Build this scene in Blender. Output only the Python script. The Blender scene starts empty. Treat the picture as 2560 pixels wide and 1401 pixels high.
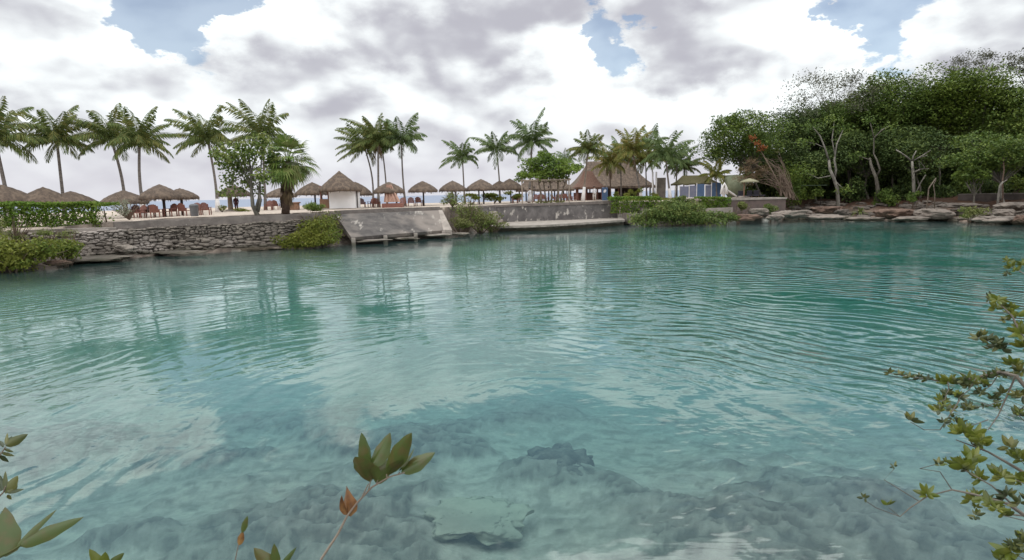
import bpy, math, random
import numpy as np
from mathutils import Vector, Matrix

# ------------------------------------------------------------------ camera, sky, sun, exposure
SC = bpy.context.scene
COL = SC.collection
R = math.radians
CAMH, FPX, CX, CY = 3.4, 1500.0, 1280.0, 700.5
PITCH, ROLL = R(8.21), R(1.2)
_F = Vector((0, math.cos(PITCH), -math.sin(PITCH)))
_R0 = Vector((1, 0, 0)); _U0 = Vector((0, math.sin(PITCH), math.cos(PITCH)))
_R = _R0 * math.cos(ROLL) - _U0 * math.sin(ROLL)
_U = _R0 * math.sin(ROLL) + _U0 * math.cos(ROLL)
cd = bpy.data.cameras.new('camera'); cam = bpy.data.objects.new('camera', cd); COL.objects.link(cam)
cd.sensor_width = 36; cd.lens = FPX / 2560 * 36; cd.clip_start = 0.05; cd.clip_end = 9000
M = Matrix((( _R.x, _U.x, -_F.x, 0), (_R.y, _U.y, -_F.y, 0), (_R.z, _U.z, -_F.z, CAMH), (0, 0, 0, 1)))
cam.matrix_world = M
SC.camera = cam

def ray(px, py):
    return _F + _R * ((px - CX) / FPX) + _U * (-(py - CY) / FPX)
def at(px, py, z):
    d = ray(px, py); t = (z - CAMH) / d.z
    return Vector((0, 0, CAMH)) + d * t
def atY(px, py, Y):
    d = ray(px, py)
    return Vector((0, 0, CAMH)) + d * (Y / d.y)
def ppm(Y):            # pixels per metre at distance Y
    return FPX / Y

SC.view_settings.view_transform = 'Standard'; SC.view_settings.look = 'None'
SC.view_settings.exposure = 0.15; SC.view_settings.gamma = 1.0
SC.cycles.use_denoising = True
SC.cycles.max_bounces = 8; SC.cycles.transparent_max_bounces = 12
SC.cycles.diffuse_bounces = 3; SC.cycles.glossy_bounces = 3

class NT:
    """tiny node-tree writer"""
    def __init__(s, tree): s.t = tree; s.n = tree.nodes; s.l = tree.links
    def new(s, typ, **kw):
        n = s.n.new(typ)
        for k, v in kw.items(): setattr(n, k, v)
        return n
    def put(s, sock, v):
        if isinstance(v, bpy.types.NodeSocket): s.l.new(v, sock)
        elif v is not None: sock.default_value = v
    def m(s, op, a, b=None, c=None, clamp=False):
        n = s.new('ShaderNodeMath', operation=op, use_clamp=clamp)
        s.put(n.inputs[0], a)
        if b is not None: s.put(n.inputs[1], b)
        if c is not None: s.put(n.inputs[2], c)
        return n.outputs[0]
    def v(s, op, a, b=None, c=None):
        n = s.new('ShaderNodeVectorMath', operation=op)
        s.put(n.inputs[0], a)
        if b is not None: s.put(n.inputs[1], b)
        if c is not None: s.put(n.inputs[2], c)
        return n.outputs[1] if op in ('DOT_PRODUCT', 'LENGTH', 'DISTANCE') else n.outputs[0]
    def xyz(s, x, y, z=0.0):
        n = s.new('ShaderNodeCombineXYZ'); s.put(n.inputs[0], x); s.put(n.inputs[1], y); s.put(n.inputs[2], z); return n.outputs[0]
    def sep(s, v):
        n = s.new('ShaderNodeSeparateXYZ'); s.put(n.inputs[0], v); return n.outputs
    def noise(s, vec, scale=1.0, detail=4.0, rough=0.55, dist=0.0, lac=2.0, color=False):
        n = s.new('ShaderNodeTexNoise'); s.put(n.inputs['Vector'], vec)
        n.inputs['Scale'].default_value = scale; n.inputs['Detail'].default_value = detail
        n.inputs['Roughness'].default_value = rough; n.inputs['Distortion'].default_value = dist
        n.inputs['Lacunarity'].default_value = lac
        return n.outputs['Color'] if color else n.outputs[0]
    def ss(s, x, lo, hi, a=0.0, b=1.0):
        n = s.new('ShaderNodeMapRange', interpolation_type='SMOOTHSTEP')
        for i, q in enumerate((x, lo, hi, a, b)): s.put(n.inputs[i], q)
        return n.outputs[0]
    def mix(s, f, a, b):
        n = s.new('ShaderNodeMix', data_type='RGBA'); s.put(n.inputs[0], f)
        s.put(n.inputs[6], a if isinstance(a, bpy.types.NodeSocket) else (*a[:3], 1))
        s.put(n.inputs[7], b if isinstance(b, bpy.types.NodeSocket) else (*b[:3], 1)); return n.outputs[2]
    def msh(s, f, a, b):
        n = s.new('ShaderNodeMixShader'); s.put(n.inputs[0], f); s.l.new(a, n.inputs[1]); s.l.new(b, n.inputs[2]); return n.outputs[0]
    def bump(s, h, strength=1.0, dist=1.0):
        n = s.new('ShaderNodeBump'); s.put(n.inputs['Height'], h); n.inputs['Strength'].default_value = strength
        n.inputs['Distance'].default_value = dist; return n.outputs[0]

SUN_EL, SUN_AZ = R(55), R(225)        # azimuth clockwise from +Y: behind the viewer, a little to the left
def build_world():
    w = bpy.data.worlds.new('World'); SC.world = w; w.use_nodes = True
    t = w.node_tree; t.nodes.clear(); N = NT(t)
    tc = N.new('ShaderNodeTexCoord'); D = N.v('NORMALIZE', tc.outputs['Generated'])
    x, y, z = N.sep(D)[0:3]
    u = N.m('ARCTAN2', x, y); v = N.m('ARCSINE', z)
    # a warp so that every outline is ragged
    vs = N.m('MULTIPLY', v, 1.7)
    P = N.xyz(u, vs, 0.0)
    w1 = N.noise(P, 8.0, 6, 0.62, color=True)
    warp = N.v('MULTIPLY', N.v('SUBTRACT', w1, (0.5, 0.5, 0.5)), (0.26, 0.17, 0.0))
    Q = N.v('ADD', N.xyz(u, v, 0.0), warp)
    def blob(px, py, sx, sy, amp):
        d = ray(px, py).normalized(); u0 = math.atan2(d.x, d.y); v0 = math.asin(d.z)
        iu, iv = FPX / sx, FPX / sy
        a = N.v('MULTIPLY_ADD', Q, (iu, iv, 0.0), (-u0 * iu, -v0 * iv, 0.0))
        e = N.m('POWER', 2.71828, N.m('MULTIPLY', N.v('DOT_PRODUCT', a, a), -1.0))
        return N.m('MULTIPLY', e, amp)
    def total(L):
        s = blob(*L[0])
        for b in L[1:]: s = N.m('ADD', s, blob(*b))
        return s
    holes = total([(430, 50, 64, 80, 1.4), (500, 10, 50, 45, 0.6), (1545, 95, 56, 68, 1.2), (1490, 50, 40, 40, .5), (2215, 55, 78, 68, 1.4), (2150, 20, 40, 40, .5),
                   (1340, -330, 300, 150, 1.7), (820, -420, 330, 150, 1.5), (100, -470, 260, 130, 1.3), (1960, -430, 330, 130, 1.8), (2560, -430, 220, 160, 1.5), (1330, -90, 90, 50, .7), (560, -40, 120, 75, 1.3)])
    darks = total([(1000, 105, 330, 75, 0.85), (1130, 60, 260, 70, .35), (1560, 15, 330, 55, 0.75), (2490, 90, 190, 110, 0.75), (1720, 205, 140, 40, 0.75), (1640, 120, 120, 45, .45),
                   (180, 190, 210, 70, 0.42), (60, 60, 130, 70, .35), (800, 240, 330, 45, 0.40), (1150, 255, 260, 45, 0.34), (620, 185, 110, 40, 0.28), (2080, 205, 150, 40, .5), (2200, 190, 90, 50, .3),
                   (1280, 470, 2400, 120, 0.30), (500, -300, 260, 110, .5), (1500, -250, 380, 90, .5), (2300, -300, 260, 110, .5), (1000, -700, 700, 160, .5)])
    whites = total([(700, 45, 130, 55, 0.8), (560, 90, 90, 60, 0.4), (1430, 190, 120, 75, 0.75), (2060, 85, 95, 85, 0.7), (1900, 250, 330, 60, 0.5), (340, 90, 80, 110, .45), (60, 215, 120, 40, .4), (1560, 250, 140, 60, .5), (960, 200, 90, 30, .35), (780, 280, 70, 30, .3), (2330, 110, 80, 50, .55)])
    Pc = N.xyz(N.m('MULTIPLY', u, 1.0), N.m('MULTIPLY', v, 1.75), 0.3)
    n1 = N.noise(Pc, 6.0, 9, 0.52, 0.2)
    s1 = N.noise(Pc, 6.0, 3, 0.5, 0.2); s2 = N.noise(N.v('ADD', Pc, (0.01, 0.045, 0.0)), 6.0, 3, 0.5, 0.2)
    n3 = N.noise(Pc, 15.0, 5, 0.55, 0.3)
    def puff(scale, wv):
        vo = N.new('ShaderNodeTexVoronoi', feature='SMOOTH_F1'); N.put(vo.inputs['Vector'], wv); vo.inputs['Scale'].default_value = scale; vo.inputs['Smoothness'].default_value = 0.35
        return N.m('SUBTRACT', 0.45, vo.outputs['Distance'])
    Pw = N.v('ADD', Pc, N.v('MULTIPLY', N.v('SUBTRACT', N.noise(Pc, 12.0, 5, 0.6, color=True), (.5, .5, .5)), (0.10, 0.10, 0.0)))
    puffs = N.m('ADD', N.m('MULTIPLY', puff(8.0, Pw), 0.55), N.m('MULTIPLY', puff(21.0, Pw), 0.38))
    # cover of cloud
    cov = N.m('SUBTRACT', N.m('ADD', N.m('ADD', n1, 0.40), N.m('MULTIPLY', puffs, 0.55)), holes)
    cov = N.m('ADD', cov, N.m('MULTIPLY', whites, 0.5))
    cover = N.ss(cov, 0.22, 0.52, N.ss(v, 0.26, 0.36, 0.30, 0.06), 1.0)
    lit = N.m('MULTIPLY', N.m('SUBTRACT', s1, s2), 3.0)
    sh = N.m('ADD', N.m('ADD', 0.62, lit), N.m('MULTIPLY', N.m('SUBTRACT', n3, 0.5), 0.30))
    sh = N.m('ADD', sh, N.m('MULTIPLY', puffs, 1.15))
    sh = N.m('ADD', sh, N.m('MULTIPLY', whites, 0.62))
    sh = N.m('SUBTRACT', sh, N.m('MULTIPLY', darks, 0.60))
    # thin edges glow
    sh = N.m('ADD', sh, N.m('MULTIPLY', N.ss(cov, 0.85, 0.45), 0.15))
    sh = N.ss(sh, -0.34, 1.0)
    ccol = N.mix(sh, (0.47, 0.47, 0.525), (1.0, 1.05, 1.05))
    # pale lavender veil low over the sea
    low = N.ss(v, 0.15, 0.0, 0.0, 0.78)
    ccol = N.mix(low, ccol, (0.62, 0.605, 0.66))
    sky = N.new('ShaderNodeTexSky', sky_type='NISHITA'); sky.sun_disc = False
    sky.sun_elevation = SUN_EL; sky.sun_rotation = SUN_AZ; sky.air_density = 1.0; sky.dust_density = 1.0; sky.ozone_density = 1.2
    bs = N.new('ShaderNodeBackground'); N.put(bs.inputs[0], sky.outputs[0]); bs.inputs[1].default_value = 0.12
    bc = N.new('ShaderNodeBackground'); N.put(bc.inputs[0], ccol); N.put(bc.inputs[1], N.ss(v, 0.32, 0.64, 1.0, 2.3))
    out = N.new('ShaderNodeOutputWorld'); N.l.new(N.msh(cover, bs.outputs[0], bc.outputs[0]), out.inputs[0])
    w.cycles.sampling_method = 'MANUAL'; w.cycles.sample_map_resolution = 1024
build_world()
sl = bpy.data.lights.new('sun', 'SUN'); sl.energy = 0.5; sl.angle = R(12); sl.color = (1.0, 0.95, 0.88)
so = bpy.data.objects.new('sun', sl); COL.objects.link(so)
sd_ = Vector((math.sin(SUN_AZ) * math.cos(SUN_EL), math.cos(SUN_AZ) * math.cos(SUN_EL), math.sin(SUN_EL)))
so.rotation_euler = sd_.to_track_quat('Z', 'Y').to_euler()

# ------------------------------------------------------------------ helpers
rng = np.random.default_rng(7)
random.seed(7)

def vnoise(p, seed=0):
    p = np.asarray(p, float); i = np.floor(p).astype(np.int64); f = p - i; f = f * f * (3 - 2 * f)
    def h(a, b, c):
        n = (a * 374761393 + b * 668265263 + c * 2147483647 + seed * 974711) & 0xFFFFFFFF
        n = ((n ^ (n >> 13)) * 1274126177) & 0xFFFFFFFF
        n = ((n ^ (n >> 16)) * 2246822519) & 0xFFFFFFFF
        return ((n ^ (n >> 15)) & 0xFFFFFF) / 0xFFFFFF
    X, Y, Z = i[..., 0], i[..., 1], i[..., 2]; fx, fy, fz = f[..., 0], f[..., 1], f[..., 2]
    def L(a, b, t): return a + (b - a) * t
    return L(L(L(h(X, Y, Z), h(X+1, Y, Z), fx), L(h(X, Y+1, Z), h(X+1, Y+1, Z), fx), fy),
             L(L(h(X, Y, Z+1), h(X+1, Y, Z+1), fx), L(h(X, Y+1, Z+1), h(X+1, Y+1, Z+1), fx), fy), fz)
def fbm(p, octv=4, seed=0, gain=0.5):
    p = np.asarray(p, float); a, s, tot = 1.0, 0.0, 0.0
    for k in range(octv):
        s = s + a * vnoise(p, seed + k * 17); tot += a; a *= gain; p = p * 2.03 + 11.7
    return s / tot

class MB:
    def __init__(s): s.V = []; s.Fc = []; s.n = 0
    def add(s, verts, faces):
        verts = np.asarray(verts, float).reshape(-1, 3); o = s.n
        s.V.append(verts); s.n += len(verts)
        s.Fc.extend([[i + o for i in f] for f in faces])
    def quads(s, verts4):                       # (n,4,3)
        v = np.asarray(verts4, float); k = len(v)
        idx = (np.arange(k * 4).reshape(-1, 4) + s.n).tolist()
        s.V.append(v.reshape(-1, 3)); s.n += k * 4; s.Fc.extend(idx)
    def box(s, c, size, rz=0.0, bevel=0.0):
        x, y, z = (q / 2 for q in size); cs, sn = math.cos(rz), math.sin(rz)
        b = min(bevel, x * .9, y * .9, z * .9)
        vv = []
        if b <= 0:
            for dz in (-z, z):
                for dx, dy in ((-x, -y), (x, -y), (x, y), (-x, y)): vv.append((dx, dy, dz))
            ff = [(3, 2, 1, 0), (4, 5, 6, 7), (0, 1, 5, 4), (1, 2, 6, 5), (2, 3, 7, 6), (3, 0, 4, 7)]
        else:
            for dz, k in ((-z, b), (-z + b, 0), (z - b, 0), (z, b)):
                X, Y = x - k, y - k
                for dx, dy in ((-X, -Y), (X, -Y), (X, Y), (-X, Y)): vv.append((dx, dy, dz))
            ff = [(3, 2, 1, 0), (12, 13, 14, 15)]
            for L in range(3):
                for q in range(4): a = L * 4 + q; c2 = L * 4 + (q + 1) % 4; ff.append((a, c2, c2 + 4, a + 4))
        vv = [(c[0] + a * cs - d * sn, c[1] + a * sn + d * cs, c[2] + e) for a, d, e in vv]
        s.add(vv, ff)
    def tube(s, pts, rad, n=7, cap=True):
        pts = [Vector(p) for p in pts]; m = len(pts)
        if not hasattr(rad, '__len__'): rad = [rad] * m
        vv = []; up = Vector((0.13, 0.31, 0.94)).normalized()
        for i, p in enumerate(pts):
            t = (pts[min(i + 1, m - 1)] - pts[max(i - 1, 0)]).normalized()
            a = t.cross(up)
            if a.length < 1e-3: a = t.cross(Vector((1, 0, 0)))
            a.normalize(); b = t.cross(a)
            for k in range(n):
                an = 2 * math.pi * k / n; q = p + (a * math.cos(an) + b * math.sin(an)) * rad[i]; vv.append(q[:])
        ff = []
        for i in range(m - 1):
            for k in range(n):
                k2 = (k + 1) % n; ff.append((i * n + k, i * n + k2, (i + 1) * n + k2, (i + 1) * n + k))
        if cap: ff.append(tuple(range(n))[::-1]); ff.append(tuple((m - 1) * n + k for k in range(n)))
        s.add(vv, ff)
    def lathe(s, c, prof, n=32, wob=None):
        vv = []; m = len(prof)
        for i, (r, z) in enumerate(prof):
            for k in range(n):
                a = 2 * math.pi * k / n; rr, zz = (r, z) if wob is None else wob(i, a, r, z)
                vv.append((c[0] + rr * math.cos(a), c[1] + rr * math.sin(a), c[2] + zz))
        ff = [(i * n + k, i * n + (k + 1) % n, (i + 1) * n + (k + 1) % n, (i + 1) * n + k) for i in range(m - 1) for k in range(n)]
        s.add(vv, ff)
    def blob(s, c, rad, sub=2, amp=0.25, seed=0, freq=1.3, rz=0.0, flat=0.0):
        V, Fc = ico(sub); V = V.copy()
        d = (fbm(V * freq + seed * 7.3, 3, seed) - 0.5) * 2 * amp
        V = V * (1 + d)[:, None]
        if flat:
            V[:, 2] = np.clip(V[:, 2], -1, 1 - flat) + (np.abs(fbm(V * 3.1 + seed, 4, seed + 5) - .5) * -1.1 + .16) * (V[:, 2] > -.5)
        V = V * np.asarray(rad)
        cs, sn = math.cos(rz), math.sin(rz)
        V = np.stack([V[:, 0] * cs - V[:, 1] * sn, V[:, 0] * sn + V[:, 1] * cs, V[:, 2]], 1) + np.asarray(c)
        s.add(V, Fc)
    def obj(s, name, mat, parent=None, loc=None, smooth=False):
        me = bpy.data.meshes.new(name)
        V = np.concatenate(s.V) if s.V else np.zeros((0, 3))
        if loc is None: loc = parent_loc(parent)
        V = V - np.asarray(loc[:])
        me.from_pydata(V.tolist(), [], s.Fc)
        if smooth: me.polygons.foreach_set('use_smooth', [True] * len(me.polygons))
        me.materials.append(mat); me.update()
        o = bpy.data.objects.new(name, me); COL.objects.link(o)
        if parent: o.parent = parent
        else: o.location = loc
        return o
def parent_loc(p):
    l = Vector((0, 0, 0))
    while p is not None: l = l + Vector(p.location); p = p.parent
    return l
_ico = {}
def ico(sub):
    if sub in _ico: return _ico[sub]
    t = (1 + 5 ** .5) / 2
    v = [(-1, t, 0), (1, t, 0), (-1, -t, 0), (1, -t, 0), (0, -1, t), (0, 1, t), (0, -1, -t), (0, 1, -t), (t, 0, -1), (t, 0, 1), (-t, 0, -1), (-t, 0, 1)]
    f = [(0, 11, 5), (0, 5, 1), (0, 1, 7), (0, 7, 10), (0, 10, 11), (1, 5, 9), (5, 11, 4), (11, 10, 2), (10, 7, 6), (7, 1, 8), (3, 9, 4), (3, 4, 2), (3, 2, 6), (3, 6, 8), (3, 8, 9), (4, 9, 5), (2, 4, 11), (6, 2, 10), (8, 6, 7), (9, 8, 1)]
    v = [Vector(a).normalized() for a in v]
    for _ in range(sub):
        c = {}; nf = []
        def mid(a, b):
            k = (min(a, b), max(a, b))
            if k not in c: v.append(((v[a] + v[b]) / 2).normalized()); c[k] = len(v) - 1
            return c[k]
        for a, b, d in f:
            x, y, z = mid(a, b), mid(b, d), mid(d, a); nf += [(a, x, z), (b, y, x), (d, z, y), (x, y, z)]
        f = nf
    _ico[sub] = (np.array([q[:] for q in v]), [list(q) for q in f]); return _ico[sub]

def thing(name, label, cat, loc, group=None, rz=0.0):
    o = bpy.data.objects.new(name, None); COL.objects.link(o); o.location = loc; o.rotation_euler = (0, 0, rz)
    o.empty_display_size = 0.2
    return tag(o, label, cat, group)
def tag(o, label=None, cat=None, group=None, kind=None):
    if label: o['label'] = label
    if cat: o['category'] = cat
    if group: o['group'] = group
    if kind: o['kind'] = kind
    return o
def dup(root, loc, rz=0.0, scale=1.0, label=None):
    r = root.copy(); COL.objects.link(r); r.location = loc; r.rotation_euler = (0, 0, rz); r.scale = (scale,) * 3
    if label: r['label'] = label
    for ch in list(root.children):
        c = ch.copy(); COL.objects.link(c); c.parent = r
        for g in list(ch.children):
            d = g.copy(); COL.objects.link(d); d.parent = c
    return r

# ------------------------------------------------------------------ materials
def mat_new(name):
    m = bpy.data.materials.new(name); m.use_nodes = True; m.node_tree.nodes.clear(); N = NT(m.node_tree)
    out = N.new('ShaderNodeOutputMaterial'); return m, N, out
def surf(name, c1, c2, scale=3.0, stretch=(1, 1, 1), rough=0.8, bump=0.0, detail=6, spots=None, obj=False, c3=None, spec=0.3):
    """two-tone noisy surface; spots = (colour, scale, threshold, width) for stains"""
    m, N, out = mat_new(name)
    g = N.new('ShaderNodeTexCoord').outputs['Object'] if obj else N.new('ShaderNodeNewGeometry').outputs['Position']
    v = N.v('MULTIPLY', g, stretch)
    n = N.noise(v, scale, detail, 0.6)
    col = N.mix(N.ss(n, 0.32, 0.68), c1, c2)
    if c3: col = N.mix(N.ss(N.noise(v, scale * 0.23, 3, 0.5), 0.45, 0.65), col, c3)
    if spots:
        for sc_, sx, th, wd, cc in spots:
            col = N.mix(N.ss(N.noise(N.v('MULTIPLY', g, sx), sc_, 5, 0.62), th, th + wd), col, cc)
    if name in ('wall_stone', 'shore_rock', 'reddish_rock', 'weathered_concrete', 'pale_concrete', 'mortared_wall', 'coping'):
        pz = N.new('ShaderNodeNewGeometry').outputs['Position']        # algae and damp left by the water
        wz = N.m('ADD', N.sep(pz)[2], N.m('MULTIPLY', N.noise(pz, 1.6, 4, 0.6), -0.55))
        col = N.mix(N.ss(wz, 0.16, -0.14, 0.0, 0.8), col, (0.05, 0.045, 0.03))
    p = N.new('ShaderNodeBsdfPrincipled'); N.put(p.inputs['Base Color'], col); p.inputs['Roughness'].default_value = rough
    p.inputs['Specular IOR Level'].default_value = spec
    if bump: N.l.new(N.bump(N.noise(v, scale * 2.2, 6, 0.65), 1.0, bump), p.inputs['Normal'])
    N.l.new(p.outputs[0], out.inputs[0]); return m
def leafmat(name, c1, c2, c3=None, trans=0.22, rough=0.5, patch=0.6, spec=0.12):
    m, N, out = mat_new(name)
    g = N.new('ShaderNodeNewGeometry')
    r = g.outputs['Random Per Island']
    col = N.mix(r, c1, c2)
    pn = N.noise(g.outputs['Position'], patch, 3, 0.5)
    if c3: col = N.mix(N.ss(N.m('ADD', N.m('MULTIPLY', r, 0.35), pn), 0.62, 0.92), col, c3)
    p = N.new('ShaderNodeBsdfPrincipled'); N.put(p.inputs['Base Color'], col); p.inputs['Roughness'].default_value = rough
    p.inputs['Specular IOR Level'].default_value = spec
    tr = N.new('ShaderNodeBsdfTranslucent'); N.put(tr.inputs[0], col)
    N.l.new(N.msh(trans, p.outputs[0], tr.outputs[0]), out.inputs[0]); return m

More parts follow.
